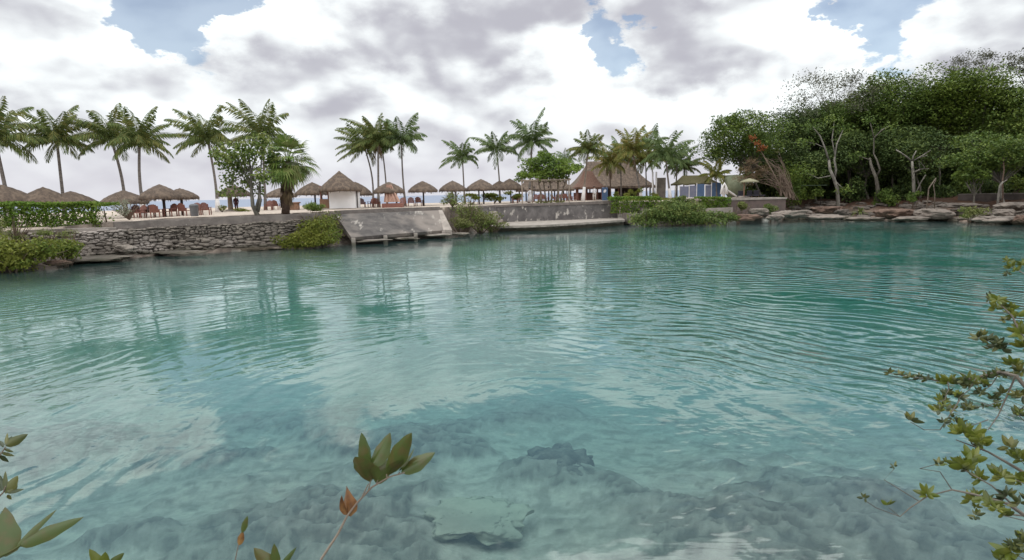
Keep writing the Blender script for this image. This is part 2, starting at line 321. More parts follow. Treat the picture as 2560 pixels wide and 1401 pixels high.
MT = dict(
    palm=leafmat('palm_leaf', (0.078, 0.112, 0.034), (0.140, 0.168, 0.050), (0.174, 0.168, 0.050), 0.25, 0.45),
    palm_blue=leafmat('palm_leaf_dark', (0.078, 0.123, 0.045), (0.140, 0.179, 0.062), None, 0.25, 0.45),
    palm_yellow=leafmat('palm_leaf_yellow', (0.123, 0.151, 0.036), (0.213, 0.202, 0.050), (0.224, 0.174, 0.056), 0.25, 0.5),
    dry=leafmat('dry_frond', (0.10, 0.065, 0.04), (0.19, 0.13, 0.075), None, 0.1, 0.8),
    fan=leafmat('fan_palm_leaf', (0.09, 0.15, 0.03), (0.18, 0.225, 0.055), (0.19, 0.20, 0.07), 0.2, 0.45),
    seagrape=leafmat('sea_grape_leaf', (0.085, 0.13, 0.032), (0.17, 0.215, 0.055), (0.21, 0.23, 0.065), 0.2, 0.45),
    almond=leafmat('almond_leaf', (0.11, 0.18, 0.03), (0.22, 0.28, 0.06), (0.07, 0.11, 0.03), 0.3, 0.45),
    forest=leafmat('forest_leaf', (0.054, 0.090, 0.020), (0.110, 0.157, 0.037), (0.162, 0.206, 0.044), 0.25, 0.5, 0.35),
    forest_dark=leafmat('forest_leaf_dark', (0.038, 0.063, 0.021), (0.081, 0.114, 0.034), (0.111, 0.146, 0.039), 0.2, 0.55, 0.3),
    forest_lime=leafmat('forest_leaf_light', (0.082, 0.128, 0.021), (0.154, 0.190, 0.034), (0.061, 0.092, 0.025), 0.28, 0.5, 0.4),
    sparse=leafmat('sparse_leaf', (0.075, 0.08, 0.055), (0.14, 0.135, 0.09), None, 0.15, 0.6),
    hedge=leafmat('hedge_leaf', (0.07, 0.135, 0.018), (0.145, 0.22, 0.034), (0.17, 0.22, 0.04), 0.25, 0.45, 0.8),
    olive=leafmat('olive_leaf', (0.12, 0.14, 0.025), (0.21, 0.21, 0.04), (0.09, 0.13, 0.025), 0.25, 0.5, 0.7),
    scrub=leafmat('scrub_leaf', (0.12, 0.13, 0.045), (0.21, 0.205, 0.08), (0.13, 0.18, 0.035), 0.2, 0.6, 0.6),
    mangrove=leafmat('mangrove_leaf', (0.075, 0.115, 0.032), (0.14, 0.18, 0.05), (0.18, 0.20, 0.055), 0.2, 0.5, 0.5),
    grey_leaf=leafmat('grey_leaf', (0.18, 0.19, 0.13), (0.33, 0.33, 0.26), None, 0.2, 0.7),
    near_leaf=leafmat('near_leaf', (0.048, 0.078, 0.018), (0.088, 0.115, 0.03), (0.10, 0.09, 0.03), 0.3, 0.30, 30.0, 0.55),
    near_bright=leafmat('near_leaf_bright', (0.095, 0.125, 0.018), (0.185, 0.195, 0.032), (0.07, 0.09, 0.02), 0.35, 0.35, 6.0, 0.45),
    near_dark=leafmat('near_leaf_dark', (0.035, 0.05, 0.022), (0.08, 0.095, 0.03), (0.12, 0.12, 0.03), 0.25, 0.35, 5.0, 0.45),
    dead_leaf=surf('dead_leaf', (0.19, 0.085, 0.028), (0.09, 0.042, 0.02), 45, rough=0.5, c3=(0.26, 0.15, 0.05)),
    orange_leaf=leafmat('rusty_leaf', (0.26, 0.09, 0.03), (0.17, 0.06, 0.025), None, 0.2, 0.7),
    dry_twig=surf('dry_twig', (0.20, 0.145, 0.11), (0.11, 0.075, 0.055), 2.0, rough=0.9),
    trunk=surf('palm_bark', (0.22, 0.19, 0.17), (0.13, 0.11, 0.10), 2.2, (0.6, 0.6, 5), 0.9, 0.02),
    trunk_brown=surf('brown_bark', (0.13, 0.085, 0.06), (0.07, 0.045, 0.035), 3, (1, 1, 3), 0.95, 0.03),
    bark=surf('pale_bark', (0.24, 0.215, 0.185), (0.12, 0.105, 0.09), 2.2, (1.5, 1.5, 0.7), 0.9, 0.02),
    bark_dark=surf('dark_bark', (0.16, 0.14, 0.115), (0.08, 0.068, 0.055), 2.2, (1.5, 1.5, 0.7), 0.9, 0.02),
    bark_tan=surf('tan_bark', (0.26, 0.21, 0.165), (0.15, 0.115, 0.09), 3, (1.5, 1.5, 0.7), 0.9, 0.02),
    limewash=surf('limewash', (0.74, 0.70, 0.69), (0.62, 0.58, 0.56), 3, rough=0.85),
    white=surf('white_render', (0.80, 0.77, 0.765), (0.74, 0.71, 0.70), 1.2, rough=0.8, spots=[(2.5, (1, 1, .4), 0.66, .1, (0.62, 0.58, 0.55))]),
    thatch=surf('thatch', (0.155, 0.113, 0.086), (0.076, 0.056, 0.045), 9, (1.6, 1.6, 0.55), 0.95, 0.09, c3=(0.185, 0.135, 0.10)),
    thatch_red=surf('thatch_red', (0.20, 0.115, 0.085), (0.11, 0.06, 0.045), 9, (1.6, 1.6, 0.5), 0.95, 0.05),
    wood_dark=surf('dark_wood', (0.06, 0.042, 0.035), (0.035, 0.025, 0.022), 4, (3, 3, .6), 0.7),
    wood_red=surf('red_brown_wood', (0.24, 0.10, 0.075), (0.15, 0.065, 0.05), 5, (4, 4, 1), 0.6),
    wood_brown=surf('brown_wood', (0.25, 0.14, 0.085), (0.15, 0.08, 0.055), 5, (4, 4, 1), 0.7),
    wood_tan=surf('weathered_post', (0.33, 0.26, 0.20), (0.22, 0.17, 0.13), 4, (3, 3, .6), 0.85),
    concrete=surf('weathered_concrete', (0.11, 0.096, 0.088), (0.06, 0.053, 0.05), 1.6, rough=0.9, bump=0.02, c3=(0.19, 0.16, 0.14),
                  spots=[(1.7, (1, 0.28, .4), 0.56, .14, (0.33, 0.295, 0.26)), (2.6, (1, 1, 1), 0.68, .05, (0.10, 0.092, 0.088))]),
    concrete_pale=surf('pale_concrete', (0.33, 0.285, 0.25), (0.22, 0.19, 0.165), 1.6, rough=0.9, bump=0.015, spots=[(2.0, (1, 1, 1), 0.62, .08, (0.22, 0.2, 0.18))]),
    coping=surf('coping', (0.20, 0.168, 0.15), (0.125, 0.104, 0.095), 1.5, rough=0.9, bump=0.02, spots=[(3.0, (1, 1, 1), 0.66, .06, (0.42, 0.38, 0.34)), (2.2, (1, 1, 1), 0.64, .08, (0.10, 0.085, 0.075))]),
    stone=surf('wall_stone', (0.21, 0.178, 0.15), (0.125, 0.105, 0.09), 1.3, rough=0.92, bump=0.04, c3=(0.29, 0.25, 0.225), spots=[(4, (1, 1, 1), 0.68, .06, (0.40, 0.37, 0.33))]),
    rock=surf('shore_rock', (0.155, 0.128, 0.108), (0.07, 0.057, 0.049), 1.0, (1, 1, 2.5), 0.95, 0.09, c3=(0.20, 0.165, 0.14), spots=[(1.8, (1, 1, 2), 0.62, .08, (0.10, 0.08, 0.068))]),
    rock_red=surf('reddish_rock', (0.155, 0.10, 0.075), (0.08, 0.05, 0.038), 1.3, (1, 1, 2.5), 0.95, 0.09, spots=[(1.8, (1, 1, 2), 0.62, .08, (0.09, 0.06, 0.05))]),
    reef=surf('submerged_rock', (0.06, 0.058, 0.054), (0.20, 0.19, 0.165), 3.0, rough=0.95, bump=0.06, spots=[(5, (1, 1, 1), 0.62, .08, (0.035, 0.035, 0.04))]),
    reef_pale=surf('submerged_pale_rock', (0.40, 0.40, 0.32), (0.27, 0.27, 0.22), 2.4, rough=0.95, bump=0.03, spots=[(5, (1, 1, 1), 0.63, .06, (0.20, 0.19, 0.16))]),
    blue=surf('blue_fabric', (0.06, 0.105, 0.20), (0.085, 0.13, 0.22), 2, rough=0.7),
    greyblue=surf('grey_blue_panel', (0.13, 0.14, 0.20), (0.17, 0.17, 0.22), 2, rough=0.7),
    bin=surf('grey_plastic', (0.13, 0.125, 0.135), (0.10, 0.098, 0.10), 2, rough=0.6),
    binwhite=surf('pale_bin', (0.48, 0.45, 0.41), (0.38, 0.36, 0.33), 3, rough=0.7),
    canvas=surf('umbrella_canvas', (0.25, 0.235, 0.15), (0.20, 0.185, 0.12), 2, rough=0.85),
    dark=surf('dark_fabric', (0.03, 0.027, 0.035), (0.045, 0.04, 0.05), 3, rough=0.8),
    cloth=surf('tan_cloth', (0.42, 0.26, 0.20), (0.33, 0.20, 0.155), 2.5, (4, 4, .6), 0.85, 0.02),
    skin=surf('skin', (0.33, 0.19, 0.13), (0.28, 0.16, 0.11), 6, rough=0.6),
    shirt=surf('white_cotton', (0.74, 0.72, 0.74), (0.66, 0.64, 0.67), 6, rough=0.85),
    trousers=surf('pale_trousers', (0.55, 0.50, 0.46), (0.48, 0.43, 0.40), 6, rough=0.85),
    maroon=surf('maroon_cotton', (0.07, 0.025, 0.03), (0.05, 0.02, 0.025), 6, rough=0.85),
    hair=surf('dark_hair', (0.025, 0.018, 0.015), (0.04, 0.03, 0.025), 20, rough=0.5),
    pot=surf('glazed_pot', (0.13, 0.145, 0.09), (0.19, 0.20, 0.13), 2, rough=0.7, bump=0.01),
)

# ------------------------------------------------------------------ terrain, lagoon, sea
shore_px = [(-420, 722), (-250, 702), (0, 682), (80, 674), (150, 664), (230, 655), (300, 650), (380, 640), (450, 635), (520, 633), (600, 628), (700, 624), (780, 622), (870, 610), (1000, 598), (1130, 588), (1200, 579),
            (1260, 574), (1380, 575), (1560, 560), (1650, 562), (1760, 560), (1850, 553), (1930, 549), (2000, 550), (2080, 548), (2150, 550), (2300, 550), (2450, 557), (2560, 562), (2800, 575)]
LAG = [tuple(at(px, py, 0.0)[:2]) for px, py in shore_px] + [(44, 30), (38, 18), (24, 9), (12, 5.0), (7.5, 3.9), (4.5, 3.4), (2, 3.5), (0, 3.5), (-3, 3.3), (-7, 3.6), (-14, 6), (-24, 11), (-31, 17)]
LAGA = np.array(LAG)
def sdist(x, y):
    """signed distance to the lagoon outline: positive on land"""
    x = np.asarray(x, float); y = np.asarray(y, float)
    d2 = np.full(x.shape, 1e18); inside = np.zeros(x.shape, bool)
    n = len(LAGA)
    for i in range(n):
        ax, ay = LAGA[i]; bx, by = LAGA[(i + 1) % n]; ex, ey = bx - ax, by - ay
        t = np.clip(((x - ax) * ex + (y - ay) * ey) / (ex * ex + ey * ey), 0, 1)
        d2 = np.minimum(d2, (x - ax - t * ex) ** 2 + (y - ay - t * ey) ** 2)
        c = (ay > y) != (by > y)
        with np.errstate(divide='ignore', invalid='ignore'):
            inside ^= c & (x < (bx - ax) * (y - ay) / ((by - ay) if by != ay else 1e-9) + ax)
    d = np.sqrt(d2); return np.where(inside, -d, d)
def sst(a, lo, hi):
    t = np.clip((a - lo) / (hi - lo), 0, 1); return t * t * (3 - 2 * t)
# where the high ground begins, by bearing (photo column) : distance and level
PLT = np.array([(-700, 34, 1.9), (0, 34.5, 1.95), (150, 35.6, 2.0), (285, 37.0, 2.15), (450, 39.4, 2.25), (600, 41.0, 2.28), (700, 41.8, 2.3), (830, 46.5, 2.3), (960, 49.8, 2.3), (1100, 52.2, 2.3), (1180, 55.5, 2.3),
                (1240, 60.0, 2.3), (1300, 61.4, 2.3), (1470, 63.0, 2.3), (1545, 65.0, 2.3), (1600, 61.0, 2.3), (1760, 60.5, 2.3), (1840, 63.0, 2.3), (1960, 66.0, 2.2)])
_RA = at(1410, 1190, -.9); _RB = at(1195, 1292, -.6); _RC = at(780, 1320, -.6); _RD = at(1950, 1330, -.8); _RE = at(2280, 1370, -.8)
def patchy(x, y):
    g = lambda c, r: np.exp(-((x - c.x) ** 2 + (y - c.y) ** 2) / r ** 2)
    return .13 * g(_RA, 1.0) + .07 * g(_RC, 1.1) - .16 * g(_RB, .75) + .14 * g(_RD, 1.2) + .14 * g(_RE, 1.2)
def height(x, y):
    x = np.asarray(x, float); y = np.asarray(y, float)
    sd = sdist(x, y)
    pxe = CX + FPX * x / np.maximum(y, 2.0)
    P = np.stack([x, y, np.zeros_like(x)], -1)
    n1 = fbm(P * 0.45, 4, 3) + patchy(x, y); n2 = fbm(P * 1.7, 4, 9); n3 = fbm(P * 0.12, 3, 21)
    # bed
    dep = -sd
    near = 1 - sst(y, 9, 20)
    bed = -(0.35 + 3.4 * (0.55 + .45 * sst(x, -4, 18)) * sst(dep, 1.5, 17.0) + 0.35 * sst(dep, 0, 2.0))
    n4 = fbm(P * 3.6, 4, 77); rk = sst(n1 + .4 * (n2 - .5), .44, .56) * near
    reefy = 0.75 * (n1 - .45) * near + rk * (.22 * (n2 - .3) + 0.13 * (.5 - np.abs(n4 - .5) * 3.2)) + 0.5 * (n3 - 0.5)
    bed = np.minimum(bed + reefy * sst(dep, 0.2, 3), -0.12)
    # land, far shore: rubble shelf then plateau
    Y0 = np.interp(pxe, PLT[:, 0], PLT[:, 1]); Z0 = np.interp(pxe, PLT[:, 0], PLT[:, 2])
    shelf = 0.10 + 0.30 * sst(sd, 0.2, 3.5) + 0.22 * (n2 - 0.5) + 0.12 * (n1 - .5)
    pl = sst(y, Y0 + 0.25, Y0 + 0.55)
    z_wall = shelf * (1 - pl) + Z0 * pl + pl * 0.10 * (n1 - 0.5)
    z_for = 0.12 + 1.75 * sst(sd, 0.0, 11.0) + 0.7 * (n1 - .5) * sst(sd, 0, 3) + 0.3 * (n2 - .5) * sst(sd, 0, 2)
    fr = sst(pxe, 1850, 1990)
    far = z_wall * (1 - fr) + z_for * fr
    # left bank slopes
    lf = 1 - sst(pxe, 130, 300)
    z_left = 0.1 + 1.85 * sst(sd, 0.3, 5.0) + 0.25 * (n2 - .5)
    far = far * (1 - lf) + np.where(pl > 0.5, np.minimum(far, 2.1), z_left) * lf
    # beach runs down to the open sea
    seaside = sst(y, 86, 100) * (1 - sst(pxe, 1820, 1950))
    far = far * (1 - seaside) + (-2.5) * seaside
    # near bank under the viewer
    nb = 0.05 + 1.65 * sst(sd, 0.0, 3.6) + 0.35 * (n2 - .5) * sst(sd, 0, 1)
    isnear = 1 - sst(y, 14, 22)
    land = far * (1 - isnear) + nb * isnear
    z = np.where(sd > 0, land, bed)
    k = sst(sd, -0.35, 0.35)
    return np.where(np.abs(sd) < 0.35, bed * (1 - k) + land * k, z), sd, pxe
def gz(x, y):
    h, _, _ = height(np.array([x]), np.array([y])); return float(h[0])

def make_ground():
    th = np.concatenate([np.radians(np.arange(-58, 58.001, 0.22)), np.radians(np.arange(61, 302, 3.0))])
    rr = np.concatenate([[0.0], np.exp(np.linspace(math.log(0.8), math.log(190), 420))])
    Rg, Tg = np.meshgrid(rr, th, indexing='ij')
    X = Rg * np.sin(Tg); Y = Rg * np.cos(Tg)
    Z, sd, pxe = height(X, Y)
    nr, nt = Rg.shape
    P = np.stack([X, Y, Z], -1)
    idx = np.arange(nr * nt).reshape(nr, nt)
    a = idx[:-1, :]; b = np.roll(idx, -1, 1)[:-1, :]; c = np.roll(idx, -1, 1)[1:, :]; d = idx[1:, :]
    faces = np.stack([a, b, c, d], -1).reshape(-1, 4)
    # real surface colours
    Pn = np.stack([X, Y, 0 * X], -1)
    n1 = fbm(Pn * 0.6, 4, 40)[..., None]; n2 = fbm(Pn * 2.6, 4, 50)[..., None]; n3 = fbm(Pn * 0.22, 3, 60)[..., None]
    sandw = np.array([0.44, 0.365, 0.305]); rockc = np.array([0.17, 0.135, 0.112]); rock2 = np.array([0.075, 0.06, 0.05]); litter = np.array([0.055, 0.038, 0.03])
    bedsand = np.array([0.42, 0.405, 0.35]); bedrock = np.array([0.085, 0.08, 0.066])
    rockmix = rockc + (rock2 - rockc) * sst(n2, 0.42, 0.62)
    col = np.broadcast_to(sandw, X.shape + (3,)) * (0.92 + 0.16 * n1)
    pl = sst(Z, 1.5, 1.9)[..., None] * sst(Y, 20, 25)[..., None]
    gr = np.hypot(*[np.gradient(Z, axis=q) for q in (0, 1)]) / np.maximum(np.gradient(Rg, axis=0), 1e-3)
    pl = pl * (1 - sst(gr, 0.5, 1.0))[..., None]
    lum = rockmix + (sandw - rockmix) * pl * 1.0
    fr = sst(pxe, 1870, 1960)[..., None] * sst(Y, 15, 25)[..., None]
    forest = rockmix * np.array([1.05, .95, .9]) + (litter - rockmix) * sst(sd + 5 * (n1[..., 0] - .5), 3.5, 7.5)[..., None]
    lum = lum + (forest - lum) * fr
    m1 = (fbm(Pn * 0.45, 4, 3) + patchy(X, Y))[..., None]; m2 = fbm(Pn * 1.7, 4, 9)[..., None]; m4 = fbm(Pn * 3.6, 4, 77)[..., None]
    w = sst(m1 + 0.4 * (m2 - .5), 0.44, 0.54) * (0.62 + .5 * sst(np.abs(m4 - .5), .03, .14)) * (1 - sst(Y, 10, 18))[..., None]
    w = np.clip(w, 0, 1) * (0.75 + .5 * n2)
    mot = sst(fbm(Pn * 5.0, 4, 91), .50, .62)[..., None] * .5 * (1 - sst(Y, 9, 20))[..., None]; w = np.clip(np.maximum(w, mot) * (1.0 - .35 * sst(fbm(Pn * 7.0, 3, 95), .5, .6)[..., None]), 0, 1)
    shallow = 1 - sst(-sd, 0.5, 4)
    bedc = bedsand + (bedrock - bedsand) * np.maximum(w * 0.85, shallow[..., None] * .5)
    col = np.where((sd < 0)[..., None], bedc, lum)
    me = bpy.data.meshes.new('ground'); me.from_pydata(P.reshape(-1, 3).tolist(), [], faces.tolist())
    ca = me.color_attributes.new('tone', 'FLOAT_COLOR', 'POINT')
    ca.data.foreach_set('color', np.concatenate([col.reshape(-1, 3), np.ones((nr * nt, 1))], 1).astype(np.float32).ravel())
    me.polygons.foreach_set('use_smooth', [True] * len(me.polygons))
    m, N, out = mat_new('ground_surface')
    at_ = N.new('ShaderNodeAttribute', attribute_name='tone'); pos = N.new('ShaderNodeNewGeometry').outputs['Position']
    nn = N.noise(pos, 3.0, 7, 0.65); n_f = N.noise(pos, 14.0, 5, 0.6)
    k = N.m('ADD', 0.25, N.m('ADD', N.m('MULTIPLY', nn, 1.10), N.m('MULTIPLY', n_f, 0.40)))
    colr = N.v('MULTIPLY', at_.outputs['Color'], N.xyz(k, k, k))
    p = N.new('ShaderNodeBsdfPrincipled'); N.put(p.inputs['Base Color'], colr); p.inputs['Roughness'].default_value = 0.95
    p.inputs['Specular IOR Level'].default_value = 0.15
    N.l.new(N.bump(nn, 1.0, 0.10), p.inputs['Normal']); N.l.new(p.outputs[0], out.inputs[0])
    me.materials.append(m)
    o = bpy.data.objects.new('ground', me); COL.objects.link(o)
    tag(o, 'pale sand beach, rocky shore and lagoon bed', 'ground', kind='structure')
    # ---- lagoon water: same sheet of points at level 0, carrying the depth below it
    keep = (sd.reshape(-1)[faces] < 0.45).any(1) & (Y.reshape(-1)[faces] > -2).all(1)
    fk = faces[keep]; used = np.unique(fk); remap = np.full(nr * nt, -1); remap[used] = np.arange(len(used))
    PW = np.stack([X.reshape(-1)[used], Y.reshape(-1)[used], np.zeros(len(used))], -1)
    mw = bpy.data.meshes.new('lagoon_water'); mw.from_pydata(PW.tolist(), [], remap[fk][:, ::1].tolist())
    da = mw.attributes.new('depth', 'FLOAT', 'POINT')
    da.data.foreach_set('value', np.maximum(-Z.reshape(-1)[used], 0).astype(np.float32))
    mw.polygons.foreach_set('use_smooth', [True] * len(mw.polygons))
    mw.materials.append(water_mat())
    ow = bpy.data.objects.new('lagoon_water', mw); COL.objects.link(ow)
    tag(ow, 'clear turquoise lagoon water rippling under the clouds', 'water', kind='structure')

def water_mat():
    m, N, out = mat_new('lagoon_water')
    pos = N.new('ShaderNodeNewGeometry').outputs['Position']
    dep = N.new('ShaderNodeAttribute', attribute_name='depth').outputs['Fac']
    x, y, _ = N.sep(pos)
    C = (0.2, 8.5, 0.0)
    wob = N.v('MULTIPLY', N.v('SUBTRACT', N.noise(pos, 0.18, 2, 0.5, color=True), (.5, .5, .5)), (4.0, 4.0, 0.0))
    d = N.v('SUBTRACT', N.v('ADD', pos, wob), C); r = N.v('LENGTH', d); dn = N.v('NORMALIZE', d)
    dx, dy, _ = N.sep(dn)
    ring = N.xyz(N.m('MULTIPLY', dx, 8.0), N.m('MULTIPLY', dy, 8.0), N.m('MULTIPLY', r, 3.3))
    a1 = N.noise(ring, 1.0, 2.0, 0.42)
    lo = N.noise(pos, 0.30, 2, 0.5); md_ = N.noise(pos, 0.9, 2, 0.5)
    w1 = N.m('SINE', N.m('ADD', N.m('MULTIPLY', r, 12.0), N.m('ADD', N.m('MULTIPLY', lo, 6.0), N.m('MULTIPLY', a1, 7.0))))
    r2 = N.v('LENGTH', N.v('SUBTRACT', pos, (13.0, -6.0, 0.0)))
    w2 = N.m('SINE', N.m('ADD', N.m('MULTIPLY', r2, 9.5), N.m('ADD', N.m('MULTIPLY', lo, -8.0), N.m('MULTIPLY', md_, 9.0))))
    mod1 = N.ss(md_, 0.30, 0.62, 0.1, 1.0); mod2 = N.ss(lo, 0.62, 0.36, 0.1, 1.0)
    a2 = N.noise(N.v('MULTIPLY', pos, (0.8, 2.6, 1.0)), 1.0, 3, 0.5, 0.4)
    a3 = N.noise(pos, 0.55, 2, 0.5)
    patch = N.ss(N.noise(N.v('MULTIPLY', pos, (1.0, 0.7, 1)), 0.13, 3, 0.55), 0.36, 0.62, 0.25, 1.0)
    cdist = N.v('LENGTH', pos); calm = N.m('MULTIPLY', N.ss(r, 0.5, 5.0, 0.25, 1.0), N.ss(cdist, 6.0, 17.0, 0.25, 1.15))
    lee = N.ss(y, 26.0, 46.0, 1.0, 0.30)
    right = N.ss(N.m('SUBTRACT', x, N.m('MULTIPLY', y, 0.12)), -0.4, 2.4, 0.9, 3.4)
    amp = N.m('MULTIPLY', N.m('MULTIPLY', patch, calm), N.m('MULTIPLY', lee, right))
    h = N.m('ADD', N.m('MULTIPLY', N.m('MULTIPLY', w1, mod1), 0.0050), N.m('MULTIPLY', N.m('MULTIPLY', w2, mod2), 0.0032))
    h = N.m('ADD', h, N.m('ADD', N.m('MULTIPLY', a1, 0.016), N.m('MULTIPLY', a2, 0.010)))
    h = N.m('ADD', N.m('MULTIPLY', h, amp), N.m('MULTIPLY', a3, 0.006))
    nrm = N.bump(h, 1.0, 1.0)
    fr = N.new('ShaderNodeFresnel'); fr.inputs[0].default_value = 1.58; N.l.new(nrm, fr.inputs[1])
    gl = N.new('ShaderNodeBsdfGlossy'); gl.inputs['Roughness'].default_value = 0.03; N.l.new(nrm, gl.inputs['Normal'])
    gl.inputs[0].default_value = (0.97, 0.98, 1.0, 1)
    tr = N.new('ShaderNodeBsdfTransparent')
    tint = N.m('MULTIPLY', dep, -1.0)
    def ab(k): return N.m('POWER', 2.71828, N.m('MULTIPLY', tint, k))
    N.put(tr.inputs[0], N.xyz(ab(0.32), ab(0.05), ab(0.06)))
    df = N.new('ShaderNodeBsdfDiffuse')
    N.put(df.inputs[0], N.mix(N.ss(dep, 1.0, 3.6), (0.12, 0.245, 0.24), (0.018, 0.125, 0.107)))
    turb = N.m('SUBTRACT', 1.0, N.m('POWER', 2.71828, N.m('MULTIPLY', dep, -0.20)))
    body = N.msh(turb, tr.outputs[0], df.outputs[0])
    N.l.new(N.msh(fr.outputs[0], body, gl.outputs[0]), out.inputs[0]); return m

make_ground()
def make_sea():
    mb = MB(); xs = [-4500, -900, -300, -120, 0, 120, 300, 900, 4500]; ys = [88, 130, 250, 600, 1800, 6500]
    vv = [(x, y, -0.02) for y in ys for x in xs]; n = len(xs)
    mb.add(vv, [(j * n + i, j * n + i + 1, (j + 1) * n + i + 1, (j + 1) * n + i) for j in range(len(ys) - 1) for i in range(n - 1)])
    m, N, out = mat_new('sea_water'); pos = N.new('ShaderNodeNewGeometry').outputs['Position']
    y = N.sep(pos)[1]
    col = N.mix(N.ss(y, 100, 240), (0.30, 0.38, 0.38), (0.17, 0.20, 0.27))
    p = N.new('ShaderNodeBsdfPrincipled'); N.put(p.inputs['Base Color'], col); p.inputs['Roughness'].default_value = 0.35; p.inputs['IOR'].default_value = 1.33
    N.l.new(N.bump(N.noise(N.v('MULTIPLY', pos, (0.2, 0.5, 1)), 1.0, 4, 0.6), 1.0, 0.35), p.inputs['Normal']); N.l.new(p.outputs[0], out.inputs[0])
    tag(mb.obj('sea', m, loc=(0, 0, 0)), 'grey blue open sea beyond the beach', 'sea', kind='structure')
make_sea()

# ------------------------------------------------------------------ foliage
def rand_dirs(n):
    v = rng.normal(size=(n, 3)); return v / np.linalg.norm(v, axis=1, keepdims=True)
def leafquads(mb, C, size, up=0.6, aspect=0.5, axis=None):
    """diamond leaves at C, faces biased towards the sky"""
    n = len(C); nrm = rand_dirs(n) + np.array([0, 0, up]); nrm /= np.linalg.norm(nrm, axis=1, keepdims=True)
    a = rand_dirs(n) if axis is None else axis + 0.5 * rand_dirs(n)
    a = a - (a * nrm).sum(1, keepdims=True) * nrm; a /= np.linalg.norm(a, axis=1, keepdims=True) + 1e-9
    b = np.cross(nrm, a); s = np.asarray(size).reshape(-1, 1) * np.ones((n, 1))
    mb.quads(np.stack([C - a * s * .5, C + b * s * aspect * .5 - a * s * 0.05, C + a * s * .5, C - b * s * aspect * .5 - a * s * 0.05], 1))
def lobe_points(c, rad, n, shell=0.55):
    d = rand_dirs(n); r = (shell + (1 - shell) * rng.random((n, 1))) ** 0.8
    k = 1 + 0.35 * (fbm(d * 2.2 + np.asarray(c) * .7, 2, 5)[:, None] - .5) * 2
    return np.asarray(c) + d * r * k * np.asarray(rad)
def crown(mb, c, rad, nlobe, nleaf, size, lobe=0.42, low=-0.75, aspect=0.55, up=0.6, shell=0.5):
    c = np.asarray(c, float); rad = np.asarray(rad, float); cs = []
    k = 0
    while k < nlobe:
        d = rng.uniform(-1, 1, 3)
        if np.linalg.norm(d) > 1 or np.linalg.norm(d) < 0.35 or d[2] < low: continue
        p = c + d * rad * (1 - lobe * 0.6); cs.append(p); k += 1
    per = max(1, nleaf // nlobe)
    for p in cs:
        s = lobe * rng.uniform(0.7, 1.25)
        rr = np.array([rad[0], rad[1], rad[2]]) * s * np.array([1.05, 1.05, 0.8])
        P = lobe_points(p, rr, per, shell)
        leafquads(mb, P, size * rng.uniform(0.65, 1.3, per), up, aspect)
    return cs
def branches(mb, base, cs, r0, fork=0.45, n=7, frac=1.0):
    base = Vector(base); m = np.mean(np.array(cs), 0); fk = base.lerp(Vector(m), fork)
    fk.z = base.z + (m[2] - base.z) * fork
    mid = base.lerp(fk, .5) + Vector((random.uniform(-.25, .25), random.uniform(-.2, .2), 0))
    mb.tube([base - Vector((0, 0, .25)), base + Vector((0, 0, .15)), mid, fk], [r0 * 1.35, r0 * 1.05, r0 * .85, r0 * .7], n)
    for p in cs:
        if random.random() > frac: continue
        e = Vector(p); q = fk.lerp(e, .5) + Vector((random.uniform(-.3, .3), random.uniform(-.3, .3), random.uniform(-.1, .3)))
        mb.tube([fk, q, e], [r0 * .5, r0 * .3, r0 * .1], 5, False)

def broadleaf(name, label, base_px, Y, crown_px, rpx, mat, bark, nlobe=16, nleaf=5000, size=0.32, group=None, r0=0.14, depth=1.0, lobe=.42, aspect=.55, fork=.45, up=.6, frac=1.0, zbase=None, shell=.5, low=-.75, cat='tree'):
    b = atY(base_px[0], base_px[1], Y); zb = gz(b.x, b.y) if zbase is None else zbase
    b = Vector((b.x, b.y, zb)); c = atY(crown_px[0], crown_px[1], Y); k = Y / FPX
    t = thing(name, label, cat, b, group)
    mb = MB(); cs = crown(mb, c, (rpx[0] * k, rpx[0] * k * depth, rpx[1] * k), nlobe, nleaf, size, lobe, aspect=aspect, up=up, shell=shell, low=low)
    mt = MB(); branches(mt, b, cs, r0, fork, frac=frac)
    mt.obj('trunk', bark, t, smooth=True); mb.obj('crown', mat, t)
    return t

